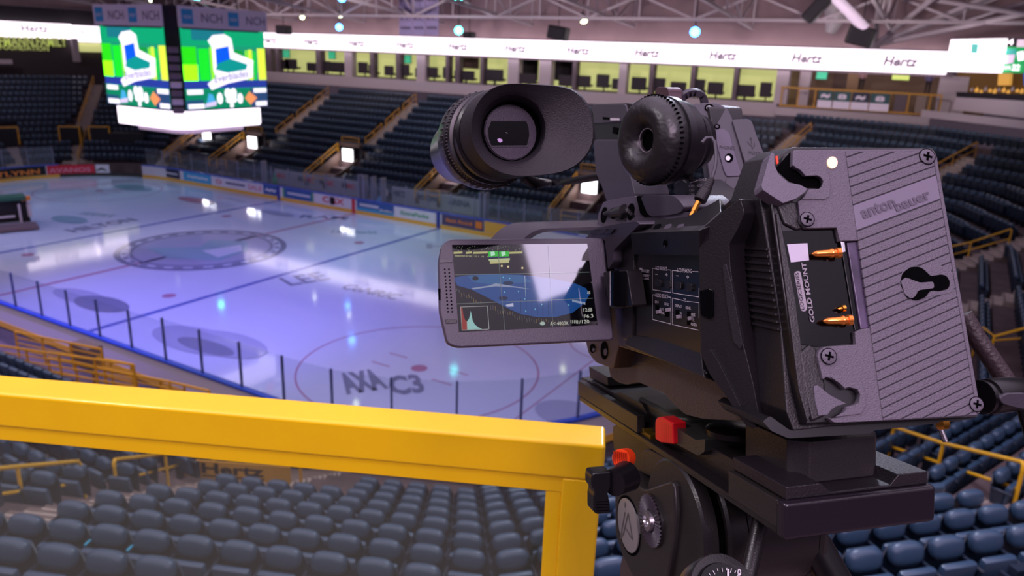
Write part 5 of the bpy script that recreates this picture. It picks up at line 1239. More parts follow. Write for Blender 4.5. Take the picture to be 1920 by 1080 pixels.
for i in range(46):   # seats and rails around the near boards
    t = i/46; x = 240+900*t; y0 = 520+250*math.sin(t*1.75)*1.0; l = 20+20*random.random(); y0 += random.random()*25
    if 265 < x < 500 and y0+l > 655: continue
    LI([Z_(x, y0), Z_(x+4, y0), Z_(x+8, y0+l), Z_(x+4, y0+l)], random.choice([(130, 110, 60), (110, 100, 80), (90, 90, 90)]), 3)
for (x, y) in ((608, 340), (660, 346), (775, 356)): LI([Z_(x+9*math.cos(t*PI/4), y+9*math.sin(t*PI/4)) for t in range(8)], (235, 210, 160), 4)
for (x, y) in ((620, 432), (672, 440), (632, 552), (743, 546), (795, 606), (803, 706), (933, 652), (880, 690), (1150, 520), (1152, 656)): LI([Z_(x+5*math.cos(t*PI/4), y+(9 if x == 803 else 6)*math.sin(t*PI/4)) for t in range(8)], (110, 190, 220), 4)
for k in range(7):
    x = 760+45*k; LI([Z_(x, 600+12*(k % 3)), Z_(x+3, 600+12*(k % 3)), Z_(x+4, 745-6*abs(k-4)), Z_(x+1, 745-6*abs(k-4))], (10, 26, 60), 3.6)
for k in range(12): x = 1180+9*k; LI([Z_(x, 612+2*k), Z_(x+5, 613+2*k), Z_(x+6, 632+2*k), Z_(x+1, 630+2*k)], (180, 190, 210), 4)
# grid
for a, b in (((572, 180), (630, 858)), ((985, 170), (1020, 835))): LI([Z_(a[0], a[1]), Z_(a[0]+4, a[1]), Z_(b[0]+4, b[1]), Z_(b[0], b[1])], (120, 130, 130), 6, .8)
for a, b in (((228, 410), (1320, 388)), ((242, 645), (1345, 600))): LI([Z_(a[0], a[1]), Z_(b[0], b[1]), Z_(b[0], b[1]+4), Z_(a[0], a[1]+4)], (130, 140, 140), 6, .8)
LI([Z_(793, 420), Z_(796, 420), Z_(805, 590), Z_(801, 590)], (150, 170, 180), 6)
# histogram box
for a, b in (((272, 670), (490, 662)), ((285, 858), (503, 850)),): LI([Z_(*a), Z_(*b), Z_(b[0], b[1]+4), Z_(a[0], a[1]+4)], (180, 180, 180), 7)
for a, b in (((272, 670), (285, 858)), ((490, 662), (503, 850))): LI([Z_(*a), Z_(a[0]+4, a[1]), Z_(b[0]+4, b[1]), Z_(*b)], (180, 180, 180), 7)
LI([Z_(*p) for p in ((277, 674), (289, 674), (296, 730), (310, 775), (326, 790), (328, 855), (287, 857))], (150, 50, 30), 7)
LI([Z_(*p) for p in ((328, 855), (326, 790), (342, 770), (352, 735), (356, 702), (362, 730), (372, 780), (390, 815), (420, 838), (448, 850))], (150, 200, 196), 8)
pl_ = PLc.off(.0010)
for (s, x0, y0, x1, y1, h) in (('12dB', 1272, 710, 1342, 706, 28), ('F6.3', 1275, 762, 1350, 757, 28), ('A< 4000K', 1000, 822, 1150, 818, 30), ('1/120', 1222, 808, 1318, 804, 28), ('AE', 1300, 566, 1326, 565, 22)):
    txt(im, s, pl_, Z_(x0, y0), Z_(x1, y1), h/4.32, sg((215, 215, 205), 1.0), 0.0001, .0)
for i in range(4): LI([Z_(1165+14*i, 805-26), Z_(1170+14*i, 805-26), Z_(1172+14*i, 806), Z_(1167+14*i, 806)], (200, 200, 190), 7)
LI([Z_(918+22*math.cos(t*PI/4)+20, 806+16*math.sin(t*PI/4)) for t in range(8)], (170, 190, 180), 7)
im.build('screen_image', parent=lcd)
mb = MB()
for i in range(13):
    for k in range(2):
        x = 834+.5*i+k*7.8; y = 505+6.6*i+.02*i; c = PLc.off(.0004).at((x, y)); rr = .0007
        mb.face([c+PLc.n*.0001+(a2*math.cos(t*PI/5)+a3*math.sin(t*PI/5))*rr for t in range(10)], M_deep)
mb.build('speaker_holes', parent=lcd)
slab('screen_frame_step', [(824, 486), (849, 485), (849, 492), (824, 493)], PLc.off(.0008), .001, M_gry, lcd, .0003); slab('screen_frame_step', [(834, 598), (857, 599), (857, 606), (836, 607)], PLc.off(.0008), .001, M_body, lcd, .0003)
slab('edge_button', rq([(1133, 525), (1139, 522), (1144, 535), (1144, 546), (1139, 551), (1134, 548)], 2), PLc.off(.002), .003, M_gry, lcd, .0006)
slab('edge_catch', [(822, 541), (826, 541), (826, 562), (823, 562)], PLc.off(.0003), .004, M_deep, lcd, 0)

# unseen glowing panel added behind the platform, shaped for its reflection in the side screen
def mir(px, z):
    g = PLc.at(px); d = ray(*px); d = d-PLc.n*2*d.dot(PLc.n); t = (z-g.z)/d.z; return g+d*t
tag(MB().prism([mir(p, 14.0) for p in ((979, 450), (1118, 430), (1135, 515), (1085, 540), (1012, 566))], ZV*.05, mat('panel_glow', (1, 1, 1, 1), .5, emit=11, ecol=(.86, .72, 1, 1))).build('unseen_glow_panel'), 'added white glowing panel out of view behind the platform, mirrored in the side screen', 'light')

# ---- rear battery housing
up_p = (.2717, .0353, .9617); rt_p = (-.1417, .9899, .0037)
PQ = Pl((-.0168, .05, .1506), tuple(Vector(rt_p).cross(Vector(up_p))))
PQ1 = PQ.off(-.010)
slab('battery_housing', rq([(1425, 374), (1440, 330), (1452, 295), (1486, 276), (1750, 277), (1757, 290), (1836, 770), (1832, 784), (1560, 800), (1488, 808), (1474, 772), (1462, 600), (1438, 455)], 3), PQ.off(-.012), .034, M_body, cm, .0025, vec=a1, label='ribbed battery housing behind the plate')
PS = Pl(tuple((Vector((0, 0, 0)))), (0, -1, 0))
# ribs down the housing side
c0 = PQ.off(-.012)
mb = MB()
for i in range(12):
    t = i/11; p = c0.at((1439+21*t, 470+150*t)); q = p+a1*.027
    s_ = -a2*.0006; hgt = V(up_p).normalized()*.0016
    mb.prism([p+s_, q+s_, q+s_+hgt, p+s_+hgt], a2*.004, M_body)
mb.build('housing_ribs', parent=cm, bevel=.0003)
# inner frame between housing and plate
slab('plate_frame', rq([(1446, 390), (1452, 340), (1470, 290), (1500, 283), (1600, 290), (1640, 640), (1600, 790), (1512, 796), (1490, 700), (1470, 560)], 4), PQ.off(-.004), .010, M_bodys, cm, .001)
slab('frame_edge', [(1455, 400), (1461, 398), (1492, 560), (1520, 780), (1514, 792), (1497, 730), (1470, 520)], PQ.off(-.0025), .004, M_body, cm, .0006)
slab('frame_block', [(1452, 372), (1495, 378), (1502, 412), (1506, 430), (1495, 432), (1470, 420)], PQ.off(-.0022), .005, M_body, cm, .0015)
slab('frame_block', [(1498, 662), (1518, 645), (1532, 652), (1534, 668), (1548, 720), (1549, 780), (1522, 792), (1510, 740)], PQ.off(-.0022), .005, M_body, cm, .0015)
# gloss pocket with maker lettering
PW = PQ.off(-.003)
slab('pocket', [(1466, 433), (1574, 430), (1578, 455), (1606, 620), (1606, 642), (1535, 650), (1502, 645), (1488, 560)], PW, .003, M_gloss, cm, 0)
slab('pocket_sticker', [(1476, 458), (1514, 456), (1517, 488), (1483, 492)], PW.off(.0006), .0004, mat('sticker', lin(196, 186, 204), .5), cm, 0)
mb = MB(); A = PW.at((1500, 582)); B = PW.at((1488, 512)); 
def vtext(s, p0, p1, wpx, m, bold=.01):
    """vertical lettering reading upwards from p0 to p1"""
    A, B = PW.off(.0007).at(p0), PW.off(.0007).at(p1); x = B-A; y = PW.n.cross(x).normalized()
    put_text(mb, s, A, x, y*(wpx*(A-CAM).length/FPX), m, bold)
vtext('GOLD MOUNT', (1528, 604), (1511, 492), 8.5, M_prtd, .02)
vtext('LOGICSERIES', (1508.5, 580), (1497, 511), 6, M_deep, .0)
mb.build('pocket_lettering', parent=cm)
slab('pocket_label', rq([(1489, 512), (1494, 508), (1501, 509), (1514, 578), (1510, 584), (1502, 583)], 4), PW.off(.0003), .0003, M_prtd, cm, 0)
for (x0, y0, x1, y1) in ((1522, 476, 1575, 474), (1543, 602, 1596, 600)):
    P0, P1 = PQ.off(.001).at((x0, y0)), PQ.off(.001).at((x1, y1)); Lh = (P1-P0).length
    MB().lathe(P0, P1-P0, [(0, .0002), (Lh*.08, .0012), (Lh*.18, .0018), (Lh*.62, .0021), (Lh*.66, .0026), (Lh*.72, .0027), (Lh*.76, .0021), (Lh*.84, .0021), (Lh*.86, .003), (Lh, .003), (Lh, 0)], M_cop, 24).build('contact_pin', parent=cm, smooth=35)['label'] = 'gold contact pin'
P0 = PQ.off(.0).at((1571, 579)); MB().lathe(P0, a2, [(0, .0003), (.001, .0008), (.0022, .001), (.0023, .0019), (.004, .0022), (.0045, 0)], M_brass, 18).build('small_pin', parent=cm, smooth=35)
slab('pocket_rail', [(1576, 452), (1584, 454), (1586, 472), (1580, 474)], PQ.off(-.0005), .001, M_met, cm, .0003)
# ---- the plate itself
plate = slab('battery_plate', [(1487, 284), (1490, 281), (1744, 279), (1752, 283), (1757, 294), (1838, 763), (1838, 774), (1828, 781), (1570, 793), (1563, 792), (1553, 783), (1560, 785), (1576, 782), (1585, 771), (1587, 763), (1600, 760), (1609, 756), (1612, 748), (1612, 738), (1607, 731), (1592, 727),
    (1584, 730), (1577, 722), (1566, 713), (1550, 707), (1543, 712), (1538, 690), (1533, 668), (1536, 658), (1546, 650), (1605, 646), (1603, 622), (1614, 617), (1640, 614), (1610, 451), (1575, 452), (1569, 427), (1520, 428), (1512, 428), (1503, 418), (1500, 405), (1496, 378), (1507, 371), (1517, 357), (1535, 356), (1542, 352), (1545, 342), (1541, 332), (1532, 327), (1511, 328), (1500, 317), (1486, 310)], PQ, .006, M_pl, cm, .0007, label='purple-grey battery plate with slanted grooves')
slab('glossy_strip', [(1588, 455), (1611, 453), (1640, 613), (1614, 617)], PQ.off(-.0012), .003, mat('strip_gloss', lin(80, 66, 92), .12, noise=.5, nscale=60), cm, .0004)
slab('plate_rail', [(1576, 455), (1585, 455), (1611, 618), (1603, 620)], PQ.off(-.002), .004, M_gloss, cm, .0003)
# slanted strips: the region right of x = line (1583,280)-(1652,790)
def xl(y): return 1584+(y-281)*(1655-1584)/(788-281)
def xr(y): return 1751+(y-281)*(1836-1751)/(777-281)
from itertools import product
def clip(poly, f):      # keep f(p) >= 0
    out = []
    for i in range(len(poly)):
        a, b = poly[i-1], poly[i]; fa, fb = f(a), f(b)
        if (fa >= 0) != (fb >= 0):
            t = fa/(fa-fb); out.append((a[0]+(b[0]-a[0])*t, a[1]+(b[1]-a[1])*t))
        if fb >= 0: out.append(b)
    return out
mb = MB(); Sg = -.365   # slope of the grooves
y = 262.0; k = 0; Pst = PQ.off(.0006)
def strip_poly(ya, yb):
    sl0, sl1 = slopeof(ya), slopeof(yb)
    p = [(1560, ya+sl0*(1560-1590)), (1860, ya+sl0*(1860-1590)), (1860, yb+sl1*(1860-1590)), (1560, yb+sl1*(1560-1590))]
    for f in (lambda q: q[0]-xl(q[1])-1.2, lambda q: xr(q[1])-q[0]-3.5, lambda q: q[1]-284, lambda q: 788-(q[0]-1655)*.055-q[1]): p = clip(p, f) if len(p) > 2 else p
    return p
def slopeof(y): return -.34-.14*(y-300)/500
ys = [262, 294, 314.5, 334, 352, 370, 388]
ys2 = [y_ for y_ in ys]
bands = [(ys[i], ys[i+1]) for i in range(len(ys)-1)]
bands += [(440+18.8*i, 440+18.8*(i+1)) for i in range(27)]
bands = [(a if a > 260 else a, b) for a, b in bands]
for (ya, yb) in bands:
    p = strip_poly(ya+1.1, yb-1.1)
    if len(p) > 2:
        for g in (0,):
            mb.prism([Pst.at(q) for q in p], -PQ.n*.0016, M_pl)
mb.build('slanted_ribs', parent=plate, bevel=.0003)
gb = [(xl(284)+1, 284), (xr(284)-3, 284), (xr(780)-3, 781), (xl(787)+1, 787)]; MB().prism([PQ.off(.00025).at(q) for q in gb], -PQ.n*.0006, mat('groove_shade', lin(34, 28, 38), .7)).build('groove_base', parent=plate)  # dark sheet under the ribs paints the shade of the grooves
LP = strip_poly(389, 438); mb = MB(); mb.prism([PQ.off(.0004).at(q) for q in LP], -PQ.n*.0012, mat('plate_smooth', lin(116, 106, 124), .35)); mb.build('name_band', parent=plate, bevel=.0002)
mb = MB(); Pn = PQ.off(.0006)
M_mk = mat('maker_letters', lin(84, 74, 90), .5); txt(mb, 'anton', Pn, (1619, 411), (1682, 388), 19, M_mk, .0002, .03); txt(mb, 'bauer', Pn, (1682, 398), (1747, 372), 19, M_mk, .0002, .03); o = mb.build('maker_lettering', parent=plate)
for (cx, cy, r) in ((1738.5, 293.5, 12.5), (1513.5, 411, 12), (1554, 668, 13), (1831, 758, 11)):
    c = PQ.off(.0008).at((cx, cy)); rr = r*(c-CAM).length/FPX
    s_ = MB().lathe(c, PQ.n, [(-.003, rr), (.0003, rr), (.0006, rr*.85), (.0006, 0)], M_pl, 28).build('screw', parent=plate, smooth=30)
    mb = MB(); e1 = V(up_p).normalized(); e2 = V(rt_p).normalized(); ang = .3; f1 = e1*math.cos(ang)+e2*math.sin(ang); f2 = e2*math.cos(ang)-e1*math.sin(ang)
    mb.box(c+PQ.n*.0006, rr*1.2, rr*.3, .0004, M_deep, (f1, f2, PQ.n)); mb.box(c+PQ.n*.0006, rr*.3, rr*1.2, .0004, M_deep, (f1, f2, PQ.n)); mb.build('cross_slot', parent=s_ if False else plate)
    MB().lathe(c, PQ.n, [(.0001, rr*1.12), (.0002, rr*1.12), (.0002, rr*1.0)], M_deep, 28).build('screw_painted_shadow', parent=plate)  # deep-black ring painted round the screw as its shadow
slab('indicator_dot', ell(1561, 304.5, 9.5, 11), PQ.off(.0008), .001, mat('dot_orange', lin(255, 220, 180), .5, emit=.75, ecol=lin(255, 214, 170)), plate, 0, label='pale orange indicator dot')
# raised keyhole surrounds
for pts in ([(1490, 314), (1530, 309), (1542, 309), (1552, 316), (1558, 350), (1556, 368), (1547, 374), (1502, 374), (1507, 369), (1517, 355), (1535, 354), (1541, 350), (1544, 340), (1540, 333), (1532, 329), (1511, 330), (1500, 318)],
            [(1556, 706), (1600, 706), (1614, 712), (1622, 740), (1623, 762), (1615, 776), (1566, 782), (1584, 772), (1589, 764), (1602, 761), (1611, 756), (1613, 740), (1608, 730), (1592, 726), (1584, 728), (1576, 720)],):
    slab('keyhole_surround', pts, PQ.off(.0007), .001, M_pl, plate, .0003)
# right keyhole: black patch painted as the shaded opening, plate-coloured patch as its lit wedge
slab('keyhole_surround', rq([(1690, 512), (1700, 503), (1720, 498), (1770, 498), (1784, 506), (1790, 530), (1790, 545), (1778, 551), (1740, 557), (1722, 565), (1705, 562), (1692, 548), (1686, 530)], 8), PQ.off(.0008), .001, M_pl, plate, .0003)
slab('keyhole', rq([(1688, 532), (1692, 512), (1708, 500), (1725, 500), (1736, 508), (1745, 518), (1766, 514), (1776, 518), (1782, 530), (1778, 542), (1760, 546), (1745, 544), (1735, 558), (1718, 564), (1700, 558)], 6), PQ.off(.0011), .0004, M_deep, plate, 0)
slab('keyhole_wedge', rq([(1689, 527), (1698, 520), (1725, 530), (1750, 528), (1752, 540), (1722, 544), (1716, 556), (1708, 560), (1697, 552)], 4), PQ.off(.0014), .0003, M_pl, plate, 0)
# release latch piece
serr = []
for i in range(13):
    t = i/12; x = 1444-14*t; y_ = 292+50*t; serr += [(x, y_), (x-1.6, y_+2.2)]
slab('release_latch', [(1447, 286), (1452, 287)][::-1]+serr+[(1428, 349), (1430, 356), (1468, 381), (1492, 373), (1508, 362), (1515, 354), (1500, 346), (1479, 342), (1460, 326), (1453, 310)], PQ.off(.0035), .011, mat('latch_plastic', lin(104, 96, 110), .5, bump=.6, bscale=1300), plate, .0005, label='serrated release latch')
slab('latch_red_mark', [(1454, 293), (1458, 292), (1460, 305), (1457, 308)], PQ.off(.003), .001, mat('latch_red', lin(240, 60, 24), .5, emit=.2, ecol=lin(240, 60, 24)), plate, 0)
slab('latch_wedge', [(1526, 724), (1534, 722), (1556, 740), (1588, 757), (1570, 762), (1560, 768), (1552, 778), (1535, 780), (1528, 750)], PQ.off(-.0015), .002, mat('latch_plastic2', lin(94, 86, 99), .5, bump=.5, bscale=1300), plate, .0004)
slab('plate_painted_shadow', [(1454, 316), (1482, 285), (1486, 310), (1512, 329), (1545, 333), (1543, 352), (1508, 352), (1478, 338)], PQ.off(-.0035), .002, M_deep, plate, 0)  # black sheet painted behind the notch as shadow
# handle posts under the housing
slab('under_housing', rq([(1430, 790), (1444, 780), (1480, 806), (1560, 799), (1830, 783), (1800, 789), (1640, 807), (1632, 813), (1478, 822), (1446, 808)], 4), PQ.off(-.014), .05, M_bodys, cm, .003, vec=a1)
slab('lower_latch', rq([(1408, 700), (1418, 693), (1432, 755), (1436, 768), (1420, 766), (1414, 755)], 3), PB(-.006), .006, M_gry, cm, .0008)
slab('housing_gap', [(1388, 400), (1425, 372), (1440, 780), (1428, 800), (1410, 730), (1372, 500), (1370, 460)], PB(.0), .03, M_deep, cm, 0)

# ---- carrying handle, rear block, knobs
slab('handle_front_arm', rq([(1112, 262), (1165, 262), (1172, 300), (1182, 330), (1191, 370), (1138, 380), (1129, 352), (1117, 326), (1115, 300)], 8), PB(.032), .036, M_gry, cm, .006, smooth=40)
slab('handle_grip', rq([(1108, 200), (1124, 195), (1178, 193), (1215, 206), (1300, 196), (1330, 200), (1335, 250), (1290, 258), (1220, 258), (1165, 268), (1108, 262)], 5), PB(.080), .032, M_body, cm, .003)
slab('handle_cover', rq([(1109, 203), (1114, 195), (1172, 195), (1178, 214), (1176, 228), (1109, 232)], 4), PB(.078), .004, M_gry, cm, .001)
slab('handle_switch', [(1130, 219), (1150, 221), (1150, 225), (1130, 224)], PB(.0775), .002, M_deep, cm, 0); slab('handle_label', [(1144, 221), (1160, 222), (1160, 226), (1144, 226)], PB(.0765), .001, M_prt, cm, 0)
slab('handle_port', [(1149, 238), (1159, 241), (1156, 252), (1148, 250)], PB(.078), .002, M_deep, cm, 0)
slab('rear_arm', rq([(1288, 335), (1345, 380), (1346, 396), (1332, 402), (1290, 397), (1285, 350)], 4), PB(.034), .03, M_bodys, cm, .002)
slab('rear_support', rq([(1262, 345), (1278, 335), (1290, 345), (1284, 378), (1270, 382)], 5), PB(.045), .02, M_bodys, cm, .003)
mb = MB(); 
for (s, x0, x1, y, h) in (('CH1/2', 1311, 1325, 339, 4), ('CH1 - CH2', 1292, 1320, 351, 4.5), ('CH3', 1293, 1302, 359, 4.5), ('CH1', 1293, 1302, 367, 4.5), ('MONITOR', 1294, 1309, 386, 4.5)): txt(mb, s, PB(.0335), (x0, y), (x1, y-.5), h, M_prt)
line(mb, PB(.0335), [(1294, 343), (1312, 337)], 1, M_prt); mb.build('arm_lettering', parent=cm)
PR_ = Pl((.215, .05, .2), (-1, -.35, .45))
slab('rear_block', rq([(1298, 200), (1302, 193), (1345, 192), (1365, 203), (1374, 222), (1384, 258), (1394, 300), (1403, 338), (1378, 352), (1360, 372), (1346, 388), (1340, 385), (1330, 340), (1322, 285), (1318, 240), (1306, 215)], 4), PR_, .02, M_gry, cm, .002)
slab('body_shoulder', [(1296, 434), (1330, 405), (1352, 386), (1372, 368), (1396, 345), (1402, 400), (1318, 440)], PB(.012), .05, M_body, cm, .003)
slab('usb_cover', rq([(1373, 226), (1376, 223), (1404, 222), (1411, 228), (1420, 255), (1434, 290), (1408, 322), (1402, 318), (1394, 296)], 4), PR_.off(.003), .014, M_gry, cm, .0012, label='cover marked HOST')
slab('phones_cover', rq([(1339, 248), (1345, 242), (1358, 241), (1369, 250), (1378, 285), (1391, 326), (1386, 330), (1362, 331), (1356, 318), (1345, 275)], 4), PR_.off(.0012), .003, mat('phones_grey', lin(86, 76, 94), .42, bump=.3, bscale=900), cm, .0008, label='cover marked PHONES')
slab('cover_hinge', rq([(1362, 334), (1386, 332), (1380, 350), (1368, 362), (1360, 345)], 3), PR_.off(.0014), .003, M_gry, cm, .0008)
mb = MB(); txt(mb, 'PHONES', PR_.off(.0013), (1349, 279.5), (1378, 281.5), 7.5, M_body, .0002, .01); txt(mb, 'HOST', PR_.off(.0031), (1403, 288.5), (1425, 292), 7, M_body, .0002, .01)
pu = PR_.off(.0031); 
for pts in ([(1411, 281), (1407.5, 259)], [(1409.5, 275), (1403, 268), (1401.5, 265)], [(1410.5, 279), (1415, 273), (1413.5, 267)], [(1405.5, 262), (1407.3, 257.5), (1409.5, 261.5)]): line(mb, pu, pts, 1.3, M_body)
mb.build('cover_lettering', parent=cm)
slab('phones_jack', ell(1367, 296, 8, 8.5), PR_.off(.0016), .001, M_deep, cm, 0); slab('jack_core', ell(1365, 296.5, 4.5, 4.5), PR_.off(.0022), .001, M_met, cm, 0)
for (x, y, rr) in ((1345, 237, 5.5), (1330, 202, 9)):
    slab('block_screw', ell(x, y, rr, rr*.8), PR_.off(.0006), .001, M_deep, cm, 0); slab('screw_head', ell(x-.5, y, rr*.55, rr*.45), PR_.off(.001), .001, M_met if rr > 6 else M_gry, cm, 0)
MB().lathe(PA(.27).at((1299, 200)), (PA(.27).at((1299, 200))-PA(.26).at((1306, 206))), [(0, .0095), (0, .015), (.004, .016), (.008, .015), (.008, .0095), (0, .0095)], M_gry, 36).build('top_ring', parent=cm, smooth=40)
slab('cold_shoe_knob', rq([(1228, 168), (1232, 163), (1248, 163), (1253, 168), (1252, 196), (1229, 196)], 3), PB(.055), .014, mat('knob_brown', lin(74, 48, 56), .4), cm, .002)
# audio knob block and pad
slab('audio_block', rq([(1119, 423), (1122, 400), (1131, 379), (1140, 376), (1190, 367), (1196, 372), (1202, 398), (1208, 405), (1296, 397), (1318, 404), (1300, 412), (1160, 424)], 3), PB(.0), .05, mat('knob_block', lin(92, 84, 96), .42, bump=.3, bscale=900), cm, .0025)
slab('raised_pad', rq([(1201, 370), (1208, 366), (1262, 366), (1272, 374), (1283, 388), (1276, 399), (1258, 403), (1220, 406), (1213, 400)], 5), PB(-.002), .04, M_gry, cm, .003)
slab('pad_groove', rq([(1193, 368), (1200, 367), (1214, 400), (1222, 406), (1208, 407), (1200, 400)], 2), PB(-.0008), .01, M_deep, cm, 0)
for (x, y, rx, ry) in ((1132, 403, 5.5, 15), (1150, 400, 5, 11), (1167, 398, 5, 14), (1182, 397, 6.5, 16)):
    slab('knob_well', ell(x, y, rx, ry, 24, 0, .15), PB(-.0006), .0006, M_deep, cm, 0)
for (p, q, r0, r1) in (((1133, 401), (1148, 398), .0016, .0034), ((1148, 400), (1172, 396), .0036, .0062), ((1180, 400), (1184, 396), .0052, .005)):
    P0, P1 = PB(-.003).at(p), PB(-.0015).at(q); mb = MB().lathe(P0, P1-P0, [(0, 0), (0, r0), ((P1-P0).length, r1), ((P1-P0).length, 0)], M_body, 12); mb.build('audio_knob', parent=cm)

# ---- lens and hood, behind the side screen
LC = W((.232, .02, .124))
MB().lathe(LC, a1, [(0, 0), (0, .057), (.002, .057), (.02, .057), (.022, .053), (.034, .053), (.036, .059), (.05, .059), (.052, .055), (.07, .056), (.07, 0)], M_body, 48).build('lens_barrel', parent=cm, smooth=30)
mb = MB()
for k in range(60):
    t = 2*PI*k/60; d = a2*math.cos(t)+a3*math.sin(t); mb.box(LC+a1*.043+d*.0595, .012, .0022, .0016, M_bodys, (a1, a1.cross(d), d))
mb.build('focus_ring_ribs', parent=cm)
hood = [(.10, .045), (.10, -.046), (-.094, -.046), (-.106, -.03), (-.106, .035), (-.082, .062), (.085, .064)]
def hoodring(A, k, r_=.022):
    pts = [(b*k, c*k) for b, c in hood]; return rq(pts, r_*k, 4)
h0 = hoodring(.28, .9); h1 = hoodring(.35, 1.0); mb = MB(); n = len(h0); hc = W((.275, .0, .126))
P0 = [hc+a2*b+a3*c for b, c in h0]; P1 = [hc+a1*.07+a2*b+a3*c for b, c in h1]; Q1 = [hc+a1*.07+a2*b*.95+a3*c*.95 for b, c in h1]; Q0 = [hc+a2*b*.95+a3*c*.95 for b, c in h0]
mb.add(P0+P1+Q1+Q0, [f for i in range(n) for f in ((i, (i+1) % n, n+(i+1) % n, n+i), (n+i, n+(i+1) % n, 2*n+(i+1) % n, 2*n+i), (2*n+i, 2*n+(i+1) % n, 3*n+(i+1) % n, 3*n+i), (3*n+i, 3*n+(i+1) % n, (i+1) % n, i))], M_gry)
mb.build('lens_hood', parent=cm, smooth=50)

# ---- viewfinder with oval eyecup
VF = Pl((.10, -.06, .25), (-1, .12, .10)); VF = Pl(tuple((0, 0, 0)), (-1, .05, .12)); 
vc = CAM+.475*(FW+RT*((962-960)/FPX)-UP*((243-540)/FPX)); vax = (a1*.93-a2*.10-a3*.02).normalized()
VF.P = vc; VF.n = (-vax); VF.n = VF.n if VF.n.dot(CAM-vc) > 0 else -VF.n
outl = [(953, 156), (993, 157), (1056, 161), (1082, 170), (1102, 192), (1114, 223), (1116, 263), (1104, 290), (1082, 312), (1053, 325), (998, 331), (958, 330), (927, 319), (902, 299), (887, 272), (882, 241), (887, 208), (904, 179), (927, 162)]
def smoothpoly(p, it=2):
    for _ in range(it):
        q = []
        for i in range(len(p)): a, b = p[i-1], p[i]; q += [(a[0]*.25+b[0]*.75, a[1]*.25+b[1]*.75), (b[0]*.75+p[(i+1) % len(p)][0]*.25, b[1]*.75+p[(i+1) % len(p)][1]*.25)]
        p = q
    return p
def resamp(p, n, cx, cy):
    """points where rays from (cx,cy) leave the outline"""
    out = []
    for k in range(n):
        t = 2*PI*k/n; dx, dy = math.cos(t), math.sin(t); best = 0
        for i in range(len(p)):
            ax, ay = p[i-1]; bx, by = p[i]; ex, ey = bx-ax, by-ay; den = dx*ey-dy*ex
            if abs(den) < 1e-9: continue
            s = ((ax-cx)*ey-(ay-cy)*ex)/den; w_ = ((ax-cx)*dy-(ay-cy)*dx)/den
            if s > 0 and -1e-6 <= w_ <= 1+1e-6: best = max(best, s)
        out.append((cx+dx*best, cy+dy*best))
    return out
N = 72; cx, cy = 961, 243; oo = resamp(smoothpoly(outl, 2), N, cx, cy)
def ringp(f, d): return [VF.off(d).at(f(k)) for k in range(N)]
inn = [(cx+62*math.cos(2*PI*k/N), cy+64*math.sin(2*PI*k/N)) for k in range(N)]
mix = lambda a, b, t: (a[0]*(1-t)+b[0]*t, a[1]*(1-t)+b[1]*t)
rings = [ringp(lambda k: mix(oo[k], (cx, cy), .14 if False else .0), -.030), ringp(lambda k: oo[k], -.010), ringp(lambda k: oo[k], -.003), ringp(lambda k: mix(oo[k], inn[k], .035), 0.0), ringp(lambda k: mix(oo[k], inn[k], .5), -.0035),
         ringp(lambda k: mix(oo[k], inn[k], .93), -.0060), ringp(lambda k: inn[k], -.0072), [VF.off(-.0215).at((cx-3+55*math.cos(2*PI*k/N), cy+4+55*math.sin(2*PI*k/N))) for k in range(N)]]
# back ring: shrink to the round tube
bc = vc+vax*.030; tr_r = .0295
e1_ = (a2-vax*a2.dot(vax)).normalized(); e2_ = vax.cross(e1_); e2_ = e2_ if e2_.dot(a3) > 0 else -e2_
rings[0] = [bc+(e1_*math.cos(2*PI*k/N)-e2_*math.sin(2*PI*k/N))*tr_r for k in range(N)]
mb = MB(); vs_ = [p for r in rings for p in r]; fs = []
for i in range(len(rings)-1):
    for k in range(N): a, b = i*N+k, i*N+(k+1) % N; fs.append((a, b, b+N, a+N))
mb.add(vs_, fs, M_rub); ec = mb.build('eyecup', parent=cm, smooth=50); ec['label'] = 'oval rubber eyecup'
ic = VF.off(-.021).at((957, 248)); ir = 50*(ic-CAM).length/FPX
MB().lathe(ic, VF.n, [(-.002, ir*1.14), (0, ir*1.14), (0, ir), (.001, ir*.985), (.001, 0)], mat('eye_disc', lin(62, 52, 66), .4, bump=.2, bscale=900), 48).build('eyepiece_disc', parent=ec, smooth=35)
MB().lathe(ic+VF.n*.0002, VF.n, [(0, ir*1.16), (.0002, ir*1.16), (.0002, ir*1.02), (0, ir*1.02)], M_deep, 48).build('eyepiece_groove', parent=ec, smooth=35)
PE = VF.off(-.0195); Zv = lambda x, y: (820+x/4.5, 130+y/4.5)
slab('eyepiece_frame', [Zv(*p) for p in ((448, 428), (758, 430), (778, 480), (784, 560), (765, 655), (455, 657), (425, 600), (420, 500))], PE, .0006, M_gry, ec, .0003)
slab('eyepiece_window', [Zv(*p) for p in ((455, 436), (752, 438), (770, 490), (776, 560), (758, 638), (458, 640), (436, 590), (430, 500))], PE.off(.0004), .0004, M_gloss, ec, 0)
mb = MB(); pe = PE.off(.0007); mb.face([pe.at(Zv(*p)) for p in ((505, 590), (525, 582), (548, 592), (550, 608), (528, 620), (512, 606))], mat('painted_glint', lin(176, 140, 190), .5, emit=.35, ecol=lin(176, 140, 190))); mb.face([pe.at(Zv(*p)) for p in ((578, 532), (594, 538), (592, 541), (577, 535))], M_prt); mb.build('window_glint_marks', parent=ec)  # glint painted on the window as a faintly glowing patch
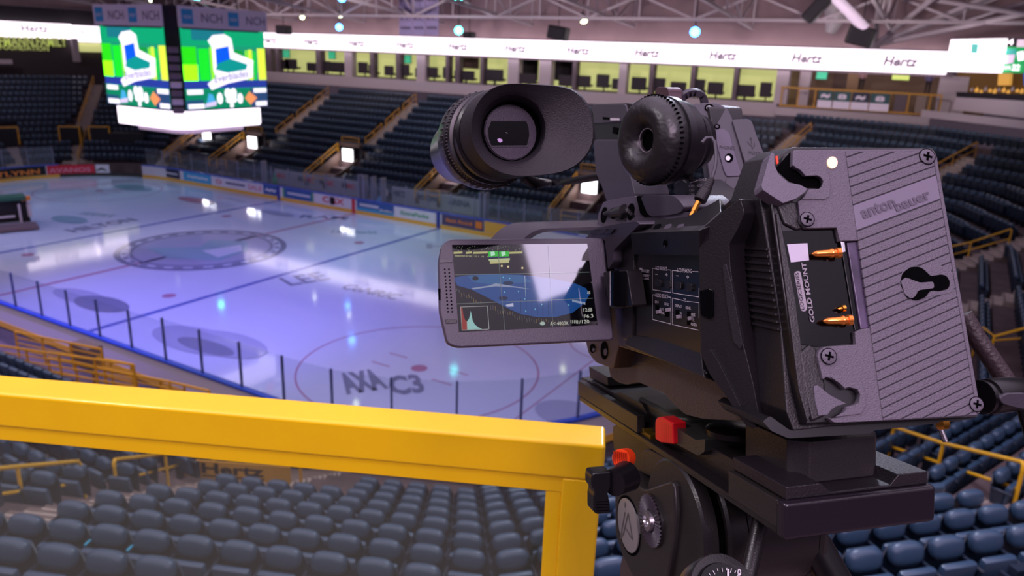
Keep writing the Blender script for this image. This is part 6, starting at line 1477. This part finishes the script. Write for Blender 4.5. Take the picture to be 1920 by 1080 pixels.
# tube with ribbed ring
tube = MB().lathe(bc, vax, [(-.006, .0285), (-.004, .030), (.002, .030), (.0025, .0285), (.006, .0285), (.0065, .0315), (.017, .0315), (.018, .033), (.030, .0335), (.034, .0325), (.046, .029), (.060, .026), (.09, .024), (.09, 0)], M_bodys, 72); tube.build('viewfinder_tube', parent=cm, smooth=25)
mb = MB()
for k in range(90):
    t = 2*PI*k/90; d = e1_*math.cos(t)+e2_*math.sin(t); mb.box(bc+vax*.0145+d*.0316, .0045, .0009, .0008, M_gry, (vax, vax.cross(d), d))
    if k % 2 == 0: mb.box(bc+vax*.0215+d*.0333, .007, .0009, .0007, M_gry, (vax, vax.cross(d), d))
mb.build('diopter_ridges', parent=cm)
slab('viewfinder_arm', rq([(1040, 178), (1112, 205), (1118, 262), (1060, 300), (1030, 250)], 8), VF.off(-.05), .05, M_bodys, cm, .004)
MB().tube([VF.off(-.045).at((982, 332)), VF.off(-.045).at((1000, 343)), PB(.02).at((1030, 343)), PB(.03).at((1075, 339)), PB(.04).at((1125, 331))], .0042, M_bodys, 14).build('viewfinder_cable', parent=cm, smooth=60)

# ================================================================ headphones hung on the handle
hp = thing('headphones', PB(.01).at((1215, 262)), 'black padded headphones hung over the camcorder handle with their gold plug dangling', 'headphones')
hz = .60; HK = hz/.535; hcn = CAM+hz*(FW+RT*((1214-960)/FPX)-UP*((263-540)/FPX))
hax = (FW*.50+RT*.86+UP*.07).normalized()
M_lea = mat('ear_leather', lin(26, 23, 25), .4, spec=.6, bump=1.0, bscale=90)
M_lea.node_tree.nodes['Bump'].inputs['Distance'].default_value = .0016
R_ = .0308
prof_ = [(.002, .0075), (-.001, .0085), (-.0055, .0125), (-.0085, .018), (-.0075, .0245), (-.003, .029), (.004, .0312), (.010, .0305), (.012, .0295)]
MB().lathe(hcn, hax, [(x*HK, y*HK) for x, y in prof_], M_lea, 64).build('ear_pad', parent=hp, smooth=60)
MB().lathe(hcn, hax, [(.0005*HK, .0095*HK), (.003*HK, .009*HK), (.0035*HK, 0)], M_deep, 40).build('inner_cloth', parent=hp, smooth=40)
mb = MB()
for k in range(56):
    t = 2*PI*k/56; u1 = hax.orthogonal().normalized(); v1 = hax.cross(u1); d = u1*math.cos(t)+v1*math.sin(t); mb.box(hcn+hax*.0035*HK+d*.0315*HK, .0025, .0011, .0012, M_deep, (hax, hax.cross(d), d))
    mb.box(hcn+hax*(-.0005)+d*.0083*HK, .001, .0006, .0008, M_prtd, (hax, hax.cross(d), d))
mb.build('pad_stitching', parent=hp)
MB().lathe(hcn+hax*.0118*HK, hax, [(x*HK*.80, y*HK) for x, y in [(0, .0295), (.0005, .0312), (.007, .0312), (.0075, .0303), (.009, .0303), (.0095, .0298), (.021, .0285), (.022, .0265), (.028, .0245), (.029, .0215), (.036, .0205), (.037, .0215), (.044, .020), (.045, .017), (.048, .016), (.048, 0)]], mat('ear_shell', lin(24, 20, 26), .3, bump=.1, bscale=500), 64).build('ear_shell', parent=hp, smooth=28)
ce = hcn+hax*.05
MB().tube([ce+UP*.002, ce+UP*.028+FW*.02, ce+UP*.034+FW*.05+RT*.012, ce+UP*.02+FW*.09+RT*.02, ce-UP*.02+FW*.11+RT*.02], .0045, M_bodys, 12).build('headband', parent=hp, smooth=60)
Pcb = Pl((.10, .03, .2), (-1, -.35, .45))
pts = [(1316, 268), (1324, 259), (1334, 258), (1340, 266), (1342, 280), (1343, 300), (1340, 318), (1334, 336)]
MB().tube([Pcb.at(p) for p in pts], .0013, M_gry, 10).build('thin_cable', parent=hp, smooth=60)
A, B = Pcb.at((1335, 334)), Pcb.at((1311, 378)); d = B-A; Lh = d.length; pr = []
for i in range(6): pr += [(Lh*.09*i, .0018+.0003*i), (Lh*.09*i+.001, .0026+.0003*i), (Lh*.09*i+.0022, .0026+.0003*i), (Lh*.09*i+.0024, .0018+.0003*i)]
pr += [(Lh*.56, .0042), (Lh*.92, .0046), (Lh*.96, .0042), (Lh*.97, 0)]
MB().lathe(A, d, [(0, 0)]+pr, M_rub, 28).build('strain_relief', parent=hp, smooth=30)
A, B = Pcb.at((1309, 379)), Pcb.at((1288, 420)); d = B-A; Lh = d.length
o = MB().lathe(A, d, [(0, .0021), (Lh*.42, .0020), (Lh*.43, .0016), (Lh*.46, .0016), (Lh*.47, .0018), (Lh*.66, .0018), (Lh*.67, .0014), (Lh*.70, .0014), (Lh*.71, .0017), (Lh*.93, .0015), (Lh, .0005)], M_brass, 28).build('jack_plug', parent=hp, smooth=30); o['label'] = 'gold jack plug'

# ================================================================ cables at the right
xc = thing('power_cable', PQ.at((1850, 745)), 'black plug and cable leaving the battery plate to the right edge', 'cable')
A = PQ.off(-.018).at((1838, 745)); d = (a2*.96+a1*.10-a3*.02).normalized()
MB().lathe(A, d, [(0, 0), (0, .0098), (.0025, .0098), (.003, .0088), (.005, .0088), (.0055, .0102), (.010, .0105), (.030, .0098), (.036, .0075), (.055, .006), (.056, 0)], M_bodys, 40).build('plug_body', parent=xc, smooth=30)
slab('plug_flat', rq([(1874, 746), (1890, 738), (1930, 738), (1930, 768), (1905, 764), (1880, 757)], 6), Pl(tuple(Vector(((A-O).dot(a1)-.011, 0, 0))), (1, 0, 0)), .004, M_gry, xc, .001)
MB().tube([A+d*.054, A+d*.09-UP*.01, A+d*.11-UP*.09, A+d*.10-UP*.2], .0042, M_bodys, 16).build('cord', parent=xc, smooth=60)
bcb = thing('braided_cable', PQ.off(-.04).at((1850, 660)), 'dark braided cable running behind the battery plate at the right edge', 'cable')
mb = MB(); pts = [PQ.off(-.045).at(p) for p in ((1806, 590), (1830, 632), (1858, 672), (1885, 712), (1912, 748))]
mb.tube(pts, .0056, mat('braid', lin(52, 38, 42), .5, bump=1.0, bscale=420), 18); mb.build('sleeve', parent=bcb, smooth=60)
MB().tube([pts[-1], pts[-1]+(pts[-1]-pts[-2]).normalized()*.03-UP*.04, pts[-1]-UP*.15], .0035, M_bodys, 12).build('cord', parent=bcb, smooth=60)
th = thing('thumb_screw', PQ.off(-.02).at((1762, 795)), 'small brass and steel screw hanging under the right corner of the battery plate', 'screw')
A = PQ.off(-.016).at((1765, 790)); MB().lathe(A, (PQ.off(-.016).at((1768, 806))-A), [(0, 0), (0, .0042), (.0025, .0042), (.0045, .003), (.0045, 0)], M_brass, 6).build('nut', parent=th, smooth=30)
B = PQ.off(-.016).at((1763, 802)); Cc = PQ.off(-.016).at((1773, 828)); MB().tube([B, Cc], .0015, M_met, 12).build('pin', parent=th, smooth=40)
